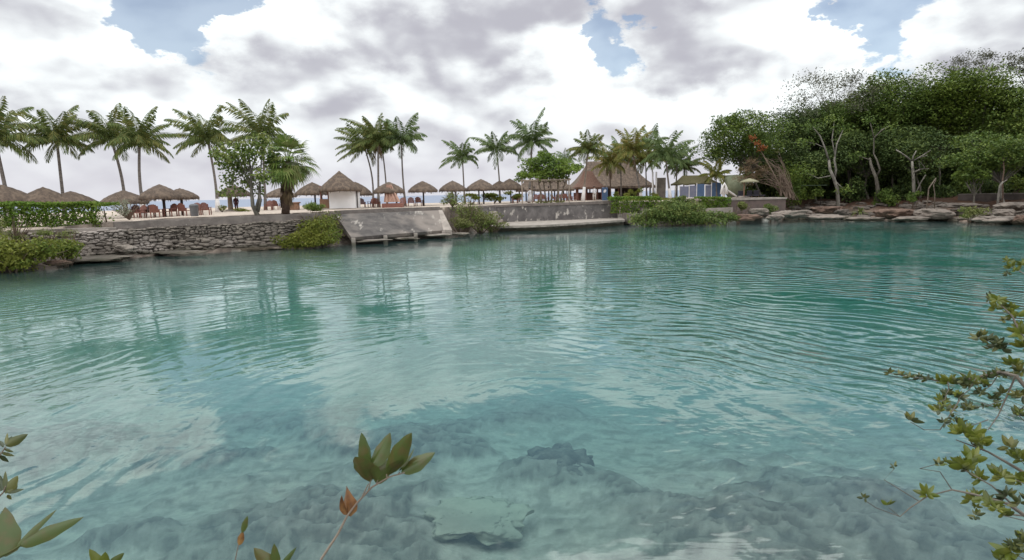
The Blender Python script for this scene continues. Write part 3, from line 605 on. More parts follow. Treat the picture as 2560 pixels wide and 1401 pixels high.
def frond(mb, rb, base, az, el, L, droop, wind, nl=34, lw=0.12, ll=0.26, tw=None):
    d = np.array([math.cos(az) * math.cos(el), math.sin(az) * math.cos(el), math.sin(el)])
    t = np.linspace(0, 1, nl)[:, None]
    w = np.asarray(wind)
    e_ = el - droop * t[:, 0] ** 1.25; dt = L / (nl - 1)
    st_ = np.stack([math.cos(az) * np.cos(e_), math.sin(az) * np.cos(e_), np.sin(e_)], 1) * dt
    P = np.asarray(base) + np.cumsum(st_, 0) - st_[0] + L * w * t ** 1.8
    T = np.gradient(P, axis=0); T /= np.linalg.norm(T, axis=1, keepdims=True)
    S = np.cross(T, np.array([0, 0, 1.0])); nS = np.linalg.norm(S, axis=1, keepdims=True); S = np.where(nS > .05, S / np.maximum(nS, 1e-6), np.array([[1.0, 0, 0]]))
    tt = t[:, 0]
    prof = np.clip(np.sin(np.pi * (tt * 0.86 + 0.10)) ** 0.7, 0, 1) * (tt > 0.10)
    for sgn in (-1, 1):
        n = nl
        dirv = S * sgn * 0.62 + T * 0.60 + np.array([0, 0, -0.62]) + w * 0.5 + rng.normal(size=(n, 3)) * 0.10
        dirv /= np.linalg.norm(dirv, axis=1, keepdims=True)
        ln = (prof * ll * L * rng.uniform(.8, 1.12, n))[:, None]
        tip = P + dirv * ln + np.array([0, 0, -1.0]) * ln * 0.16
        mid = P + dirv * ln * 0.5
        ww = T * lw * 0.5
        ok = prof > 0.05
        q = np.stack([P - ww * .5, mid - ww, tip, mid + ww], 1)[ok]
        mb.quads(q)
    rb.tube([Vector(p) for p in P[::4]] + [Vector(P[-1])], [0.035 * (1 - 0.85 * i / (nl / 4 + 1)) for i in range(len(P[::4]) + 1)], 4, False)

def palm(label, base_px, Y, crown_px, rpx, mat='palm', nf=20, wind=(-0.22, 0, 0.0), lean=0.0, white=0, dead=0, r=0.13, droop=(0.25, 1.0), trunkmat='trunk', seed=0, nl=36, lw=0.125, zb=None):
    random.seed(seed + int(crown_px[0] * 7)); 
    b = atY(base_px[0], base_px[1], Y); z0 = gz(b.x, b.y) if zb is None else zb
    b = Vector((b.x, b.y, z0)); c = atY(crown_px[0], crown_px[1], Y); L = rpx * Y / FPX * 0.95
    t = thing('coconut_palm', label, 'palm tree', b, 'coconut palms along the beach')
    mt = MB(); pts = []; rad = []
    hor = c - b
    for i in range(9):
        s = i / 8; p = b.lerp(c, s); bend = math.sin(math.pi * s) * lean
        pts.append(p + Vector((bend, 0, 0))); rad.append(r * (1.45 - 0.55 * min(1, s * 3) ** .6 - 0.25 * s))
    pts[0] = pts[0] - Vector((0, 0, .2))
    mt.tube(pts, rad, 9); mt.obj('trunk', MT[trunkmat], t, smooth=True)
    if white:
        k = white / max((c - b).length, .1); mw = MB()
        mw.tube([pts[0].lerp(pts[-1], 0), b.lerp(c, k * .5) + Vector((math.sin(math.pi * k * .5) * lean, 0, 0)), b.lerp(c, k) + Vector((math.sin(math.pi * k) * lean, 0, 0))], [r * 1.95, r * 1.5, r * 1.2], 10)
        mw.obj('white_band', MT['limewash'], t, smooth=True)
    mb = MB(); rb = MB(); cc = np.array(c[:]); nf = int(nf * 1.05)
    for i in range(nf):
        az = i * 2.39996 + random.uniform(-.25, .25); f = (i + .5) / nf
        el = R(88 - 92 * f ** 1.1 + random.uniform(-9, 9))
        dr = R(random.uniform(45, 85) if f < .3 else random.uniform(65, 115)) * (.75 + .5 * droop[0])
        frond(mb, mb, cc, az, el, L * (1.0 + .06 * (1 - f)) * random.uniform(.85, 1.15), dr, wind, nl, lw)
    # heart of the crown
    mb.blob((c.x, c.y, c.z - .05), (r * 1.5, r * 1.5, r * 2.6), 1, .2, seed)
    mb.obj('crown', MT[mat], t)
    if dead:
        md = MB()
        for i in range(dead):
            frond(md, md, cc - np.array([0, 0, .15]), i * 2.1 + 1.0, R(-55 - 20 * random.random()), L * random.uniform(.5, .75), .3, (0, 0, 0), 16, .08)
        md.obj('dead_fronds', MT['dry'], t)
    return t

# ------------------------------------------------------------------ walls and landings
def wallpanel(mb, line, thick, bottom, seg=0.6, rough=0.03):
    """upright wall along line [(x,y,ztop)...] with a slightly uneven face"""
    pts = []
    for i in range(len(line) - 1):
        a, b = Vector(line[i]), Vector(line[i + 1]); n = max(1, int((b - a).length / seg))
        for k in range(n): pts.append(a.lerp(b, k / n))
    pts.append(Vector(line[-1])); m = len(pts); NZ = 6; front = []; back = []
    for i, p in enumerate(pts):
        t = (pts[min(i + 1, m - 1)] - pts[max(i - 1, 0)]); t.z = 0; t.normalize(); nrm = Vector((t.y, -t.x, 0))
        if nrm.y > 0: nrm = -nrm
        for k in range(NZ):
            z = bottom + (p.z - bottom) * k / (NZ - 1)
            o = (float(fbm(np.array([[p.x * 1.3, p.y * 1.3, z * 1.6]]), 3, 4)[0]) - .5) * 2 * rough if k < NZ - 1 else 0
            front.append((p.x + nrm.x * o, p.y + nrm.y * o, z))
        back.append(((p.x - nrm.x * thick, p.y - nrm.y * thick, p.z), (p.x - nrm.x * thick, p.y - nrm.y * thick, bottom)))
    V = front + [q for b in back for q in b]; o = m * NZ; Fc = []
    for i in range(m - 1):
        for k in range(NZ - 1): Fc.append((i * NZ + k, (i + 1) * NZ + k, (i + 1) * NZ + k + 1, i * NZ + k + 1))
        Fc.append((i * NZ + NZ - 1, (i + 1) * NZ + NZ - 1, o + 2 * (i + 1), o + 2 * i)); Fc.append((o + 2 * i, o + 2 * i + 2, o + 2 * i + 3, o + 2 * i + 1))
    Fc.append(tuple(range(NZ)) + (o, o + 1)); Fc.append(tuple((m - 1) * NZ + k for k in range(NZ)) + (o + 2 * m - 2, o + 2 * m - 1))
    mb.add(V, Fc); return pts
def wl(px, py, Y): return atY(px, py, Y)[:]

def sea_wall_left():
    line = [wl(287, 556, 37.0), wl(450, 548, 39.3), wl(600, 541, 40.9), wl(705, 537, 41.7), wl(790, 534, 44.2), wl(842, 532, 46.4)]
    o = Vector(line[2]); o.z = 0
    t = thing('sea_wall', 'long rubble stone sea wall with a rough grey coping below the palapas', 'wall', o)
    mb = MB(); low = [(x, y, z - .40) for x, y, z in line]; wallpanel(mb, low, 0.5, -0.4, .5, .05); mb.obj('core', MT['stone'], t)
    mc = MB(); cop = [(x, y - .06, z) for x, y, z in line]; wallpanel(mc, cop, 0.62, 1.74, .3, .06)
    mc.obj('coping', MT['coping'], t)
    ms = rubble(line, .44); ms.obj('rubble_face', MT['stone'], t, smooth=True)
def rubble(line, top, k=0):
    ms = MB()
    for i in range(len(line) - 1):
        a, b = Vector(line[i]), Vector(line[i + 1]); L = (b - a).length; tdir = (b - a).normalized(); rz = math.atan2(tdir.y, tdir.x)
        z = 0.0
        while z < a.z - top - .08:
            x = random.uniform(0, .3); hh = random.uniform(.11, .25) * (1.15 if z < .9 else .8)
            while x < L:
                w = random.uniform(.22, .72) * (1.0 if z < .9 else .7); h2 = hh * random.uniform(.75, 1.3); p = a.lerp(b, min(1, (x + w / 2) / L))
                ms.blob((p.x, p.y - .05 - 0.09 * (1.4 - z) + random.uniform(-.05, .04), z + hh * .5 + random.uniform(-.07, .07)), (w * .54, random.uniform(.13, .24), h2 * .58), 2, .34, k, 1.5, rz + random.uniform(-.1, .1)); k += 1
                x += w * .97
            z += hh * .88
    return ms
sea_wall_left()
def low_wall_left():
    line = [wl(-260, 590, 33.2), wl(-20, 580, 33.6), wl(110, 574, 34.6), wl(290, 569, 36.4)]
    t = thing('stone_wall', 'low stone wall under the clipped hedge on the left shore', 'wall', (line[2][0], line[2][1], 0))
    mb = MB(); wallpanel(mb, line, .5, 0.2, .4, .06); mb.obj('masonry', MT['stone'], t)
    rubble([line[1], line[2], line[3], wl(305, 569, 36.9)], .12, 900).obj('rubble_face', MT['stone'], t, smooth=True)
low_wall_left()

def ramp():
    TL, TR, BL, BR = Vector(wl(838, 536, 46.2)), Vector(wl(1096, 526, 51.2)), Vector(wl(878, 594, 42.6)), Vector(wl(1108, 576, 48.4))
    t = thing('concrete_ramp', 'sloping grey concrete slab with white streaks running down to the water', 'ramp', (BL.lerp(BR, .5).x, BL.lerp(BR, .5).y, 0))
    n = (TR - TL).cross(BL - TL).normalized(); n = n if n.z > 0 else -n
    NX, NY = 24, 12; V = []; F_ = []
    for j in range(NY + 1):
        for i in range(NX + 1):
            p = TL.lerp(TR, i / NX).lerp(BL.lerp(BR, i / NX), j / NY)
            p = p + n * .03 * (float(fbm(np.array([[p.x, p.y, 0]]), 3, 2)[0]) - .5); V.append(p[:])
    th = 0.26; m = len(V); V += [(x - n.x * th, y - n.y * th, z - n.z * th) for x, y, z in V]; w = NX + 1
    for j in range(NY):
        for i in range(NX):
            a = j * w + i; F_.append((a, a + w, a + w + 1, a + 1)); F_.append((m + a, m + a + 1, m + a + w + 1, m + a + w))
    for i in range(NX): a = NY * w + i; F_.append((a, m + a, m + a + 1, a + 1)); F_.append((i, i + 1, m + i + 1, m + i))
    for j in range(NY): a = j * w; F_.append((a, m + a, m + a + w, a + w)); a += NX; F_.append((a, a + w, m + a + w, m + a))
    mb = MB(); mb.add(V, F_); mb.obj('slab', MT['concrete'], t)
    # upright band above the slab
    mh = MB(); wallpanel(mh, [wl(842, 527, 46.55), wl(960, 521.5, 49.0), wl(1100, 517.5, 51.6)], .5, 1.2, .5, .02); mh.obj('head_wall', MT['coping'], t)
    # right cheek, paler
    mc = MB(); a, b = TR + n * .02, BR + n * .02; e = Vector((1.0, -.15, 0)) * .72
    q = [a, b, b + e, a + e * .45]; V = [p[:] for p in q] + [(p.x, p.y, p.z - .38) for p in q]
    mc.add(V, [(0, 1, 2, 3), (7, 6, 5, 4), (0, 4, 5, 1), (1, 5, 6, 2), (2, 6, 7, 3), (3, 7, 4, 0)]); mc.obj('side_cheek', MT['concrete_pale'], t)
    for s in (0.02, .34, .67, 1.0):
        p = BL.lerp(BR, s); mp = MB(); mp.box((p.x, p.y - .02, p.z * .5 - .22), (.28, .34, p.z + .35), 0.3, .02); mp.obj('pier', MT['concrete_pale'], t)
    mk = MB(); c = BL.lerp(BR, .5); dv = (BR - BL)
    wallpanel(mk, [(BL.x, BL.y + .9, BL.z - .05), (BR.x, BR.y + .9, BR.z - .05)], .3, -.4); mk.obj('dark_backing', MT['wood_dark'], t)  # dark panel added under the slab; its colour stands in for shade
ramp()

def landing():
    base = [(1212, 553), (1300, 552), (1470, 548), (1545, 544)]
    t = thing('landing_wall', 'grey stone retaining wall with white mortar patches behind the landing', 'wall', wl(1380, 551, 61.6))
    line = [wl(1205, 517, 57.5), wl(1240, 514.5, 60.0), wl(1310, 511, 61.3), wl(1395, 508.5, 62.0), wl(1470, 506, 62.8), wl(1545, 502, 64.5)]
    mb = MB(); wallpanel(mb, line, .5, 0.1, .5, .05)
    m = surf('mortared_wall', (0.165, 0.148, 0.142), (0.095, 0.085, 0.083), 1.2, rough=.92, bump=.03, spots=[(2.3, (1, 1, .55), 0.58, .06, (0.42, 0.38, 0.34)), (2.2, (1, 1, 1), 0.64, .06, (0.08, 0.07, 0.068))])
    mb.obj('masonry', m, t)
    mc = MB(); wallpanel(mc, [(x, y - .07, z + .05) for x, y, z in line], .62, 2.1, .5, .01); mc.obj('coping', MT['coping'], t)
    # slab on the water
    s = thing('landing_slab', 'long thin concrete landing slab over the water in front of the mortared wall', 'landing', wl(1400, 560, 55.5))
    fr = [atY(1222, 560, 54.5), atY(1290, 562, 54.2), atY(1372, 562, 54.4), atY(1470, 556, 57.0), atY(1562, 549, 60.2)]
    zt = 0.50; top = [(p.x, p.y, zt + .02 * i) for i, p in enumerate(fr)]; back = [(p.x + (p.x / p.y) * (63.0 - p.y), 64.5, zt + .1) for p in fr]
    V = top + back + [(x, y, z - .2) for x, y, z in top] + [(x, y, z - .2) for x, y, z in back]; n = len(top); F_ = []
    for i in range(n - 1):
        F_ += [(i, i + 1, n + i + 1, n + i), (2 * n + i, i + 0, i + 1, 2 * n + i + 1)[::-1], (2 * n + i, 3 * n + i, 3 * n + i + 1, 2 * n + i + 1)]
    F_ += [(0, n, 3 * n, 2 * n), (n - 1, 3 * n - 1, 4 * n - 1, 2 * n - 1)]
    mb = MB(); mb.add(V, F_); mb.obj('deck', MT['concrete_pale'], s)
    mu = MB(); wallpanel(mu, [(x, y + .7, .42) for x, y, z in top], .3, -.5, .5, .12); mu.obj('footing', MT['stone'], s)
    # steps
    st = thing('stone_steps', 'weathered stone steps going down to the landing slab beside the olive scrub', 'steps', wl(1236, 553, 58.6))
    for i in range(5):
        mq = MB(); p = atY(1232 - 5 * i, 552, 57.6 + .35 * i); mq.box((p.x, p.y, .56 + .26 * i), (2.3, .8, .24), .1, .02); mq.obj('step', MT['concrete_pale'], st)
    # curved planter wall right of the landing
    pw = thing('planter_wall', 'low rough planter wall under the green hedge beside the landing', 'wall', wl(1610, 548, 61))
    mb = MB(); wallpanel(mb, [wl(1556, 533, 62.4), wl(1572, 534, 60.6), wl(1640, 534.5, 59.8), wl(1700, 533, 59.6)], .4, .1, .4, .05); mb.obj('masonry', MT['coping'], pw)
    pp = MB(); a, b = atY(1552, 546, 62.0), atY(1560, 532, 67.5)
    pp.add([(a.x - .3, a.y, .56), (a.x + 1.0, a.y, .56), (b.x + .8, b.y, 1.75), (b.x - .8, b.y, 1.75), (a.x - .3, a.y, .2), (a.x + 1.0, a.y, .2), (b.x + .8, b.y, .2), (b.x - .8, b.y, .2)], [(0, 1, 2, 3), (4, 7, 6, 5), (0, 4, 5, 1), (1, 5, 6, 2), (2, 6, 7, 3), (3, 7, 4, 0)])
    tag(pp.obj('access_ramp', MT['concrete_pale'], None, loc=(a.x, a.y, .56)), 'short pale concrete path climbing from the landing between wall and hedge', 'path')
    pr = thing('planter_wall', 'pale low wall below the small right hedge and above the mangrove', 'wall', wl(1790, 540, 60))
    mb = MB(); wallpanel(mb, [wl(1715, 523, 60.2), wl(1780, 521, 60.0), wl(1832, 519, 60.4)], .4, .1, .4, .03); mb.obj('masonry', MT['concrete_pale'], pr)
    dk = thing('pool_wall', 'brown rendered wall under the pool deck with a pale top edge', 'wall', wl(1890, 515, 62.5))
    mb = MB(); wallpanel(mb, [wl(1700, 499, 64.5), wl(1830, 499.5, 62.6), wl(1965, 496.5, 63.5)], .5, .6, .6, .02); mb.obj('face', surf('brown_render', (0.14, 0.10, 0.09), (0.10, 0.075, 0.068), 1.5, rough=.9), dk)
    mb = MB(); wallpanel(mb, [(x, y - .08, z + .12) for x, y, z in [wl(1698, 499, 64.5), wl(1830, 499.5, 62.6), wl(1967, 496.5, 63.5)]], 3.2, 2.22, .8, .01); mb.obj('deck_edge', MT['concrete_pale'], dk)
    fw = thing('garden_wall', 'low dark garden wall with a thin pale edge at the foot of the forest', 'wall', wl(2480, 500, 60))
    mb = MB(); wallpanel(mb, [wl(2395, 487, 64), wl(2480, 485.5, 61), wl(2575, 484.5, 58), wl(2700, 484, 56)], .4, 1.0, .8, .03); mb.obj('masonry', surf('dark_wall', (0.10, 0.08, 0.072), (0.065, 0.052, 0.048), 1.5, rough=.95), fw)
    mb = MB(); wallpanel(mb, [(x, y - .06, z + .07) for x, y, z in [wl(2395, 487, 64), wl(2480, 485.5, 61), wl(2575, 484.5, 58), wl(2700, 484, 56)]], .55, z_low(2480, 485.5, 61), .8, .01); mb.obj('coping', MT['coping'], fw)
def z_low(px, py, Y): return atY(px, py, Y).z - .02
landing()

# ------------------------------------------------------------------ palapas and buildings
def thatch_cone(mb, c, apex_z, eave_z, rad, n=44, seed=0, pw=0.86, drop=0.2, rnd=.2):
    H = apex_z - eave_z; prof = []
    for i in range(11):
        s = i / 10; prof.append((rad * s, -H * ((1 - rnd) * s ** (1.0 / pw) + rnd * s ** 5)))
    prof[0] = (rad * .012, 0.0)
    ph = seed * 1.7
    def wob(i, a, r, z):
        k = r / rad; j = (math.sin(a * 9 + ph) * .4 + math.sin(a * 23 + ph * 2) * .35 + math.sin(a * 5 + ph) * .5)
        return r * (1 + .025 * j * k), z + (.045 * j * (k ** 6)) * (1 if i < 13 else 1) + .015 * math.sin(i * 2.7 + ph)
    prof += [(rad * 1.005, -H - drop * .55), (rad * .985, -H - drop), (rad * .90, -H - drop * .75), (rad * .5, -H * .58), (rad * .05, -H * .16)]
    mb.lathe((c[0], c[1], apex_z), prof, n, wob)
def fringe(mb, x, y, z, rad, seed, n=130):
    r_ = np.random.default_rng(seed + 100); an = r_.uniform(0, 6.283, n); L = r_.uniform(.12, .34, n); w = r_.uniform(.02, .05, n); rr = rad * r_.uniform(.9, 1.01, n)
    c = np.stack([np.cos(an), np.sin(an), 0 * an], 1); tn = np.stack([-np.sin(an), np.cos(an), 0 * an], 1)
    top = np.array([x, y, z - .02]) + c * rr[:, None] + np.array([0, 0, 1.0]) * r_.uniform(-.08, .10, n)[:, None]
    tip = top + c * (L * .35)[:, None] - np.array([0, 0, 1.0]) * L[:, None] + tn * (r_.normal(size=n) * .05)[:, None]
    mid = (top + tip) / 2
    mb.quads(np.stack([top, mid + tn * w[:, None], tip, mid - tn * w[:, None]], 1))
def palapa(label, apex, eave_y, halfw, Y, posts=((0, 0),), post_r=0.08, seed=0, mat='thatch', pw=.86, postmat='wood_dark'):
    a = atY(apex[0], apex[1], Y); e = atY(apex[0], eave_y, Y); z0 = gz(a.x, a.y); rad = halfw * Y / FPX
    t = thing('palapa', label, 'palapa', (a.x, a.y, z0), 'thatched palapas on the sand')
    mb = MB(); thatch_cone(mb, (a.x, a.y), a.z, e.z + .10, rad, seed=seed, pw=pw); fringe(mb, a.x, a.y, e.z + .10, rad, seed); mb.obj('thatch', MT[mat], t, smooth=True)
    for dx, dy in posts:
        mp = MB(); mp.tube([(a.x + dx, a.y + dy, z0 - .2), (a.x + dx, a.y + dy, (a.z + e.z) / 2)], post_r, 8); mp.obj('post', MT[postmat], t, smooth=True)
    return t
PAL = [
 ('thatched palapa at the left edge of the photo beside a leaning palm trunk', (2, 462), 508, 72, 45, ((0, 0),)),
 ('brown pointed palapa roof showing over the middle of the clipped hedge', (107, 468), 512, 60, 46, ((0, 0),)),
 ('flatter palapa roof showing over the right end of the clipped hedge', (176, 478), 514, 58, 47, ((0, 0),)),
 ('palapa beside the hedge with a greenish left slope and grey shrub in front', (308, 476), 508, 52, 46, ((0, 0),)),
 ('large palapa on a dark post over red chairs behind the long sea wall', (398, 461), 496, 48, 44.5, ((.2, 0),)),
 ('smaller palapa tucked behind the large one above the grey litter bin', (449, 471), 496, 42, 48, ((.05, 0),)),
 ('palapa just left of the leafy sea grape tree with a person at its post', (583, 463), 489, 40, 60, ()),
 ('palapa almost hidden behind the trunk of the fan palm', (700, 470), 492, 38, 70, ((0, 0),)),
 ('palapa touching the left side of the white hut roof', (780, 456), 486, 41, 60, ((.1, .3), (.75, .3))),
 ('palapa half hidden behind the right side of the white hut', (888, 455), 487, 40, 60, ((0, 0),)),
 ('palapa with a tan cloth tent hanging under it right of the hut', (972, 455), 481, 38, 58.5, ((.6, .3),)),
 ('palapa on one dark post above the right end of the concrete ramp', (1056, 453), 479, 36, 62.7, ((.05, 0),)),
 ('palapa behind the olive scrub with two thin posts', (1131, 452), 477, 34, 65, ((-.05, 0), (.3, .2))),
 ('palapa in front of the lone palm, right neighbour of the scrub', (1202, 448), 475, 37, 66, ((-.25, 0), (.25, .2))),
 ('small palapa squeezed between two larger ones near the pergola', (1249, 452), 472, 24, 72, ((0, 0),)),
 ('last palapa of the row, partly covered by the bright green almond tree', (1274, 447), 474, 34, 70, ((.1, 0),)),
]
for i, (lb, ap, ev, hw, Y, ps) in enumerate(PAL): palapa(lb, ap, ev, hw, Y, ps, seed=i, post_r=.10 if Y < 50 else .085)

def hut():
    Y = 56.0; a = atY(843, 427, Y); b = atY(856, 523, Y); z0 = gz(a.x, Y); k = Y / FPX
    t = thing('beach_hut', 'white walled beach hut under a tall conical thatched roof', 'hut', (b.x, b.y, z0))
    mb = MB(); thatch_cone(mb, (a.x, Y + .6), a.z, atY(843, 473, Y).z, 52 * k, 56, 30, .97, .26, .04); fringe(mb, a.x, Y + .6, atY(843, 473, Y).z, 52 * k, 30, 220); mb.obj('roof', MT['thatch'], t, smooth=True)
    x0, x1 = atY(823, 500, Y).x, atY(888, 500, Y).x; zt = atY(850, 470, Y).z + .1
    mw = MB(); mw.box(((x0 + x1) / 2, Y + .9, (z0 + zt) / 2 - .05), (x1 - x0, 1.9, zt - z0 + .1), 0.0, .03); mw.obj('wall', MT['white'], t)
    xl = atY(797, 500, Y).x
    mc = MB(); mc.box(((xl + x0) / 2 + .0, Y + .8, z0 + .48), (x0 - xl - .03, 1.3, .98), 0, .02); mc.obj('counter', MT['wood_brown'], t)
    for px in (800, 819):
        p = atY(px, 500, Y); mp = MB(); mp.tube([(p.x, Y + .3, z0 - .1), (p.x, Y + .3, zt + .1)], .07, 7); mp.obj('post', MT['wood_red'], t)
    ms = MB(); ms.box(((xl + x0) / 2, Y + .75, zt - .18), (x0 - xl - .1, .5, .22), 0, .02); ms.obj('shelf', MT['wood_red'], t)
    mf = MB(); mf.box(((x0 + x1) / 2 - .3, Y + .7, z0 + .02), (x1 - x0 + 2.2, 2.8, .16), 0, .03); mf.obj('plinth', MT['concrete_pale'], t)
    mr = MB(); mr.tube([(x1 + .10, Y + .35, z0), (x1 + .10, Y + .35, zt)], .06, 6); mr.obj('post', MT['wood_dark'], t)
hut()

def hip_roof(mb, x0, x1, y0, y1, ze, zr, inset, th=.25, n=10, sag=.12):
    """thatched hip roof: rings from eave to ridge, softly sagging"""
    V = []; F_ = []; M_ = 40
    ym = (y0 + y1) / 2
    def ring(s):
        a0, a1 = x0 + inset * s, x1 - inset * s; b0, b1 = y0 + (ym - y0) * s * .97, y1 - (y1 - ym) * s * .97
        z = ze + (zr - ze) * (s - sag * math.sin(math.pi * s)); out = []
        for k in range(M_):
            q = k / M_ * 4; e = int(q); f = q - e
            p = [(a0 + (a1 - a0) * f, b0), (a1, b0 + (b1 - b0) * f), (a1 - (a1 - a0) * f, b1), (a0, b1 - (b1 - b0) * f)][e]
            j = .07 * math.sin(k * 2.3 + e) if s == 0 else 0
            out.append((p[0], p[1], z + j))
        return out
    for i in range(n + 1): V += ring(i / n)
    for i in range(n):
        for k in range(M_): F_.append((i * M_ + k, i * M_ + (k + 1) % M_, (i + 1) * M_ + (k + 1) % M_, (i + 1) * M_ + k))
    F_.append(tuple(n * M_ + k for k in range(M_)))
    o = len(V); low = [(x, y, z - th) for x, y, z in V[:M_]]; V += low; V.append(((x0 + x1) / 2, ym, ze + (zr - ze) * .55))
    for k in range(M_): F_.append((k, o + k, o + (k + 1) % M_, (k + 1) % M_)); F_.append((o + k, o + M_, o + (k + 1) % M_))
    mb.add(V, F_)
def restaurant():
    Y = 84.0; z0 = 2.2; k = Y / FPX
    xa, xb = atY(1432, 465, Y).x, atY(1640, 465, Y).x; ze = atY(1540, 466, Y).z; zr = atY(1540, 402, Y + 4).z
    t = thing('beach_restaurant', 'big open sided beach restaurant with a tall hipped thatch roof among palms', 'restaurant', ((xa + xb) / 2, Y + 4, z0))
    mb = MB(); hip_roof(mb, xa, xb, Y, Y + 10, ze, zr, 2.8, .3); mb.obj('roof', MT['thatch'], t, smooth=False)
    for i in range(8):
        f = i / 7; x = xa + .6 + (xb - xa - 1.2) * f
        mp = MB(); mp.tube([(x, Y + .9, z0 - .3), (x, Y + .9, ze + .4)], .11, 7); mp.obj('post', MT['wood_dark'] if i % 2 else MT['wood_red'], t)
        if i % 2 == 0:
            mp = MB(); mp.tube([(x, Y + 9, z0 - .3), (x, Y + 9, ze + .4)], .11, 6); mp.obj('post', MT['wood_dark'], t)
    mc = MB(); mc.box((xa + 3.2, Y + 5.5, z0 + .55), (5.0, .8, 1.1), 0, .03); mc.obj('counter', MT['wood_red'], t)
    mc = MB(); mc.box((xb - 2.4, Y + 7.5, z0 + .9), (4.0, .3, 1.8), 0, .03); mc.obj('dark_backing', MT['wood_dark'], t)
    # annex
    Y2 = 78.0; xa2, xb2 = atY(1440, 465, Y2).x, atY(1512, 465, Y2).x; ze2 = atY(1470, 468, Y2).z; zr2 = atY(1470, 428, Y2 + 2).z
    s = thing('thatched_annex', 'red brown steep thatched annex in front of the restaurant behind the almond tree', 'shelter', ((xa2 + xb2) / 2, Y2 + 2, z0))
    mb = MB(); hip_roof(mb, xa2, xb2, Y2, Y2 + 5, ze2, zr2, 1.3, .2); mb.obj('roof', MT['thatch_red'], s)
    for f in (.08, .36, .64, .92):
        x = xa2 + (xb2 - xa2) * f; mp = MB(); mp.tube([(x, Y2 + .6, z0 - .3), (x, Y2 + .6, ze2 + .3)], .1, 7); mp.obj('post', MT['wood_red'], s)
    mq = MB(); mq.box(((xa2 + xb2) / 2 - .2, Y2 + 2.5, z0 + .5), (xb2 - xa2 - 1.2, .8, 1.0), 0, .03); mq.obj('counter', MT['wood_red'], s)
    # long low shelter behind the pergola
    Y3 = 76.0; xa3, xb3 = atY(1290, 465, Y3).x, atY(1436, 465, Y3).x; ze3 = atY(1360, 474, Y3).z; zr3 = atY(1360, 450, Y3 + 2).z
    s = thing('thatched_shelter', 'long low thatched shelter on dark posts behind the wooden pergola', 'shelter', ((xa3 + xb3) / 2, Y3 + 2, z0))
    mb = MB(); hip_roof(mb, xa3, xb3, Y3, Y3 + 4.5, ze3, zr3, 1.2, .22); mb.obj('roof', MT['thatch'], s)
    for i in range(8):
        x = xa3 + .4 + (xb3 - xa3 - .8) * i / 7
        mp = MB(); mp.tube([(x, Y3 + .5 + 2.6 * (i % 2), z0 - .3), (x, Y3 + .5 + 2.6 * (i % 2), ze3 + .4)], .09, 7); mp.obj('post', MT['wood_dark'], s)
restaurant()
def pergola():
    Y = 63.6; z0 = 2.3
    t = thing('pergola', 'bare pergola frame of weathered tan posts and beams around the almond tree', 'pergola', atY(1364, 510, Y)[:2] + (z0,))
    zt = atY(1364, 452, Y).z
    xs = [1306, 1331, 1397, 1423]
    for px, dy in ((1306, 0), (1331, 2.6), (1397, 2.6), (1423, 0)):
        p = atY(px, 500, Y + dy); mp = MB(); mp.tube([(p.x, Y + dy, z0 - .2), (p.x + random.uniform(-.06, .06), Y + dy, zt)], .07, 7); mp.obj('post', MT['wood_tan'], t)
    a, b = atY(1302, 452, Y), atY(1427, 452, Y)
    for dy in (0, 2.6):
        mp = MB(); mp.box(((a.x + b.x) / 2, Y + dy, zt + .06), (b.x - a.x, .14, .13)); mp.obj('beam', MT['wood_tan'], t)
    for f in (.03, .35, .65, .97):
        mp = MB(); mp.box((a.x + (b.x - a.x) * f, Y + 1.3, zt + .18), (.10, 3.0, .10)); mp.obj('rafter', MT['wood_tan'], t)
pergola()

# ------------------------------------------------------------------ palms
W = (-0.24, 0.05, 0.02)
palm('palm cut by the left edge, its trunk leaning out of the photo', (28, 530), 47, (-12, 352), 118, nf=22, wind=(.02, 0, -.02), r=.17, white=1.5, seed=1)
palm('palm standing over the hedge with one long frond drooping right', (160, 520), 50, (142, 352), 96, nf=22, wind=(-.02, 0, .0), r=.15, seed=2)
palm('tall leaning palm whose left fronds arch high, left of a close pair', (314, 530), 52, (279, 352), 100, nf=20, wind=(-.20, 0, .06), r=.15, lean=.25, seed=3)
palm('palm with a white painted trunk foot beside the large palapa', (362, 541), 50, (349, 358), 90, nf=20, wind=(.10, 0, .0), r=.15, white=1.5, lean=-.2, seed=4)
palm('palm with a white trunk foot rising left of the sea grape tree', (545, 527), 56, (519, 352), 92, nf=22, wind=(-.10, 0, .03), r=.14, white=1.2, lean=.15, seed=5)
palm('tallest palm behind the sea grape tree, crown blown to the left', (664, 520), 60, (656, 340), 100, nf=22, wind=(-.22, 0, .12), r=.14, seed=6)
palm('lean palm left in the trio by the hut, crown bent to the left', (932, 515), 64, (912, 372), 70, nf=18, wind=(-.30, 0, .0), r=.11, lean=.35, seed=7)
palm('middle palm in the trio by the hut with brown dead fronds on its trunk', (946, 512), 62, (945, 352), 72, nf=24, wind=(-.30, 0, .08), r=.13, dead=5, seed=8)
palm('palm behind the trio by the hut, only its thin trunk showing clearly', (968, 512), 66, (954, 362), 62, nf=16, wind=(-.28, 0, .0), r=.10, lean=.1, seed=9, mat='palm_blue')
palm('right palm of the cluster by the hut with a drooping right frond', (1014, 512), 64, (1004, 356), 74, nf=20, wind=(-.05, 0, .05), r=.11, lean=-.1, seed=10, mat='palm_blue')
palm('short slender palm behind the row of small palapas', (1162, 508), 72, (1156, 396), 58, nf=16, wind=(-.14, 0, .02), r=.11, seed=11, mat='palm_blue')
palm('slender palm between the short one and the big dark palm', (1250, 505), 72, (1241, 376), 62, nf=16, wind=(-.10, 0, .02), r=.11, lean=.1, seed=12, mat='palm_blue')
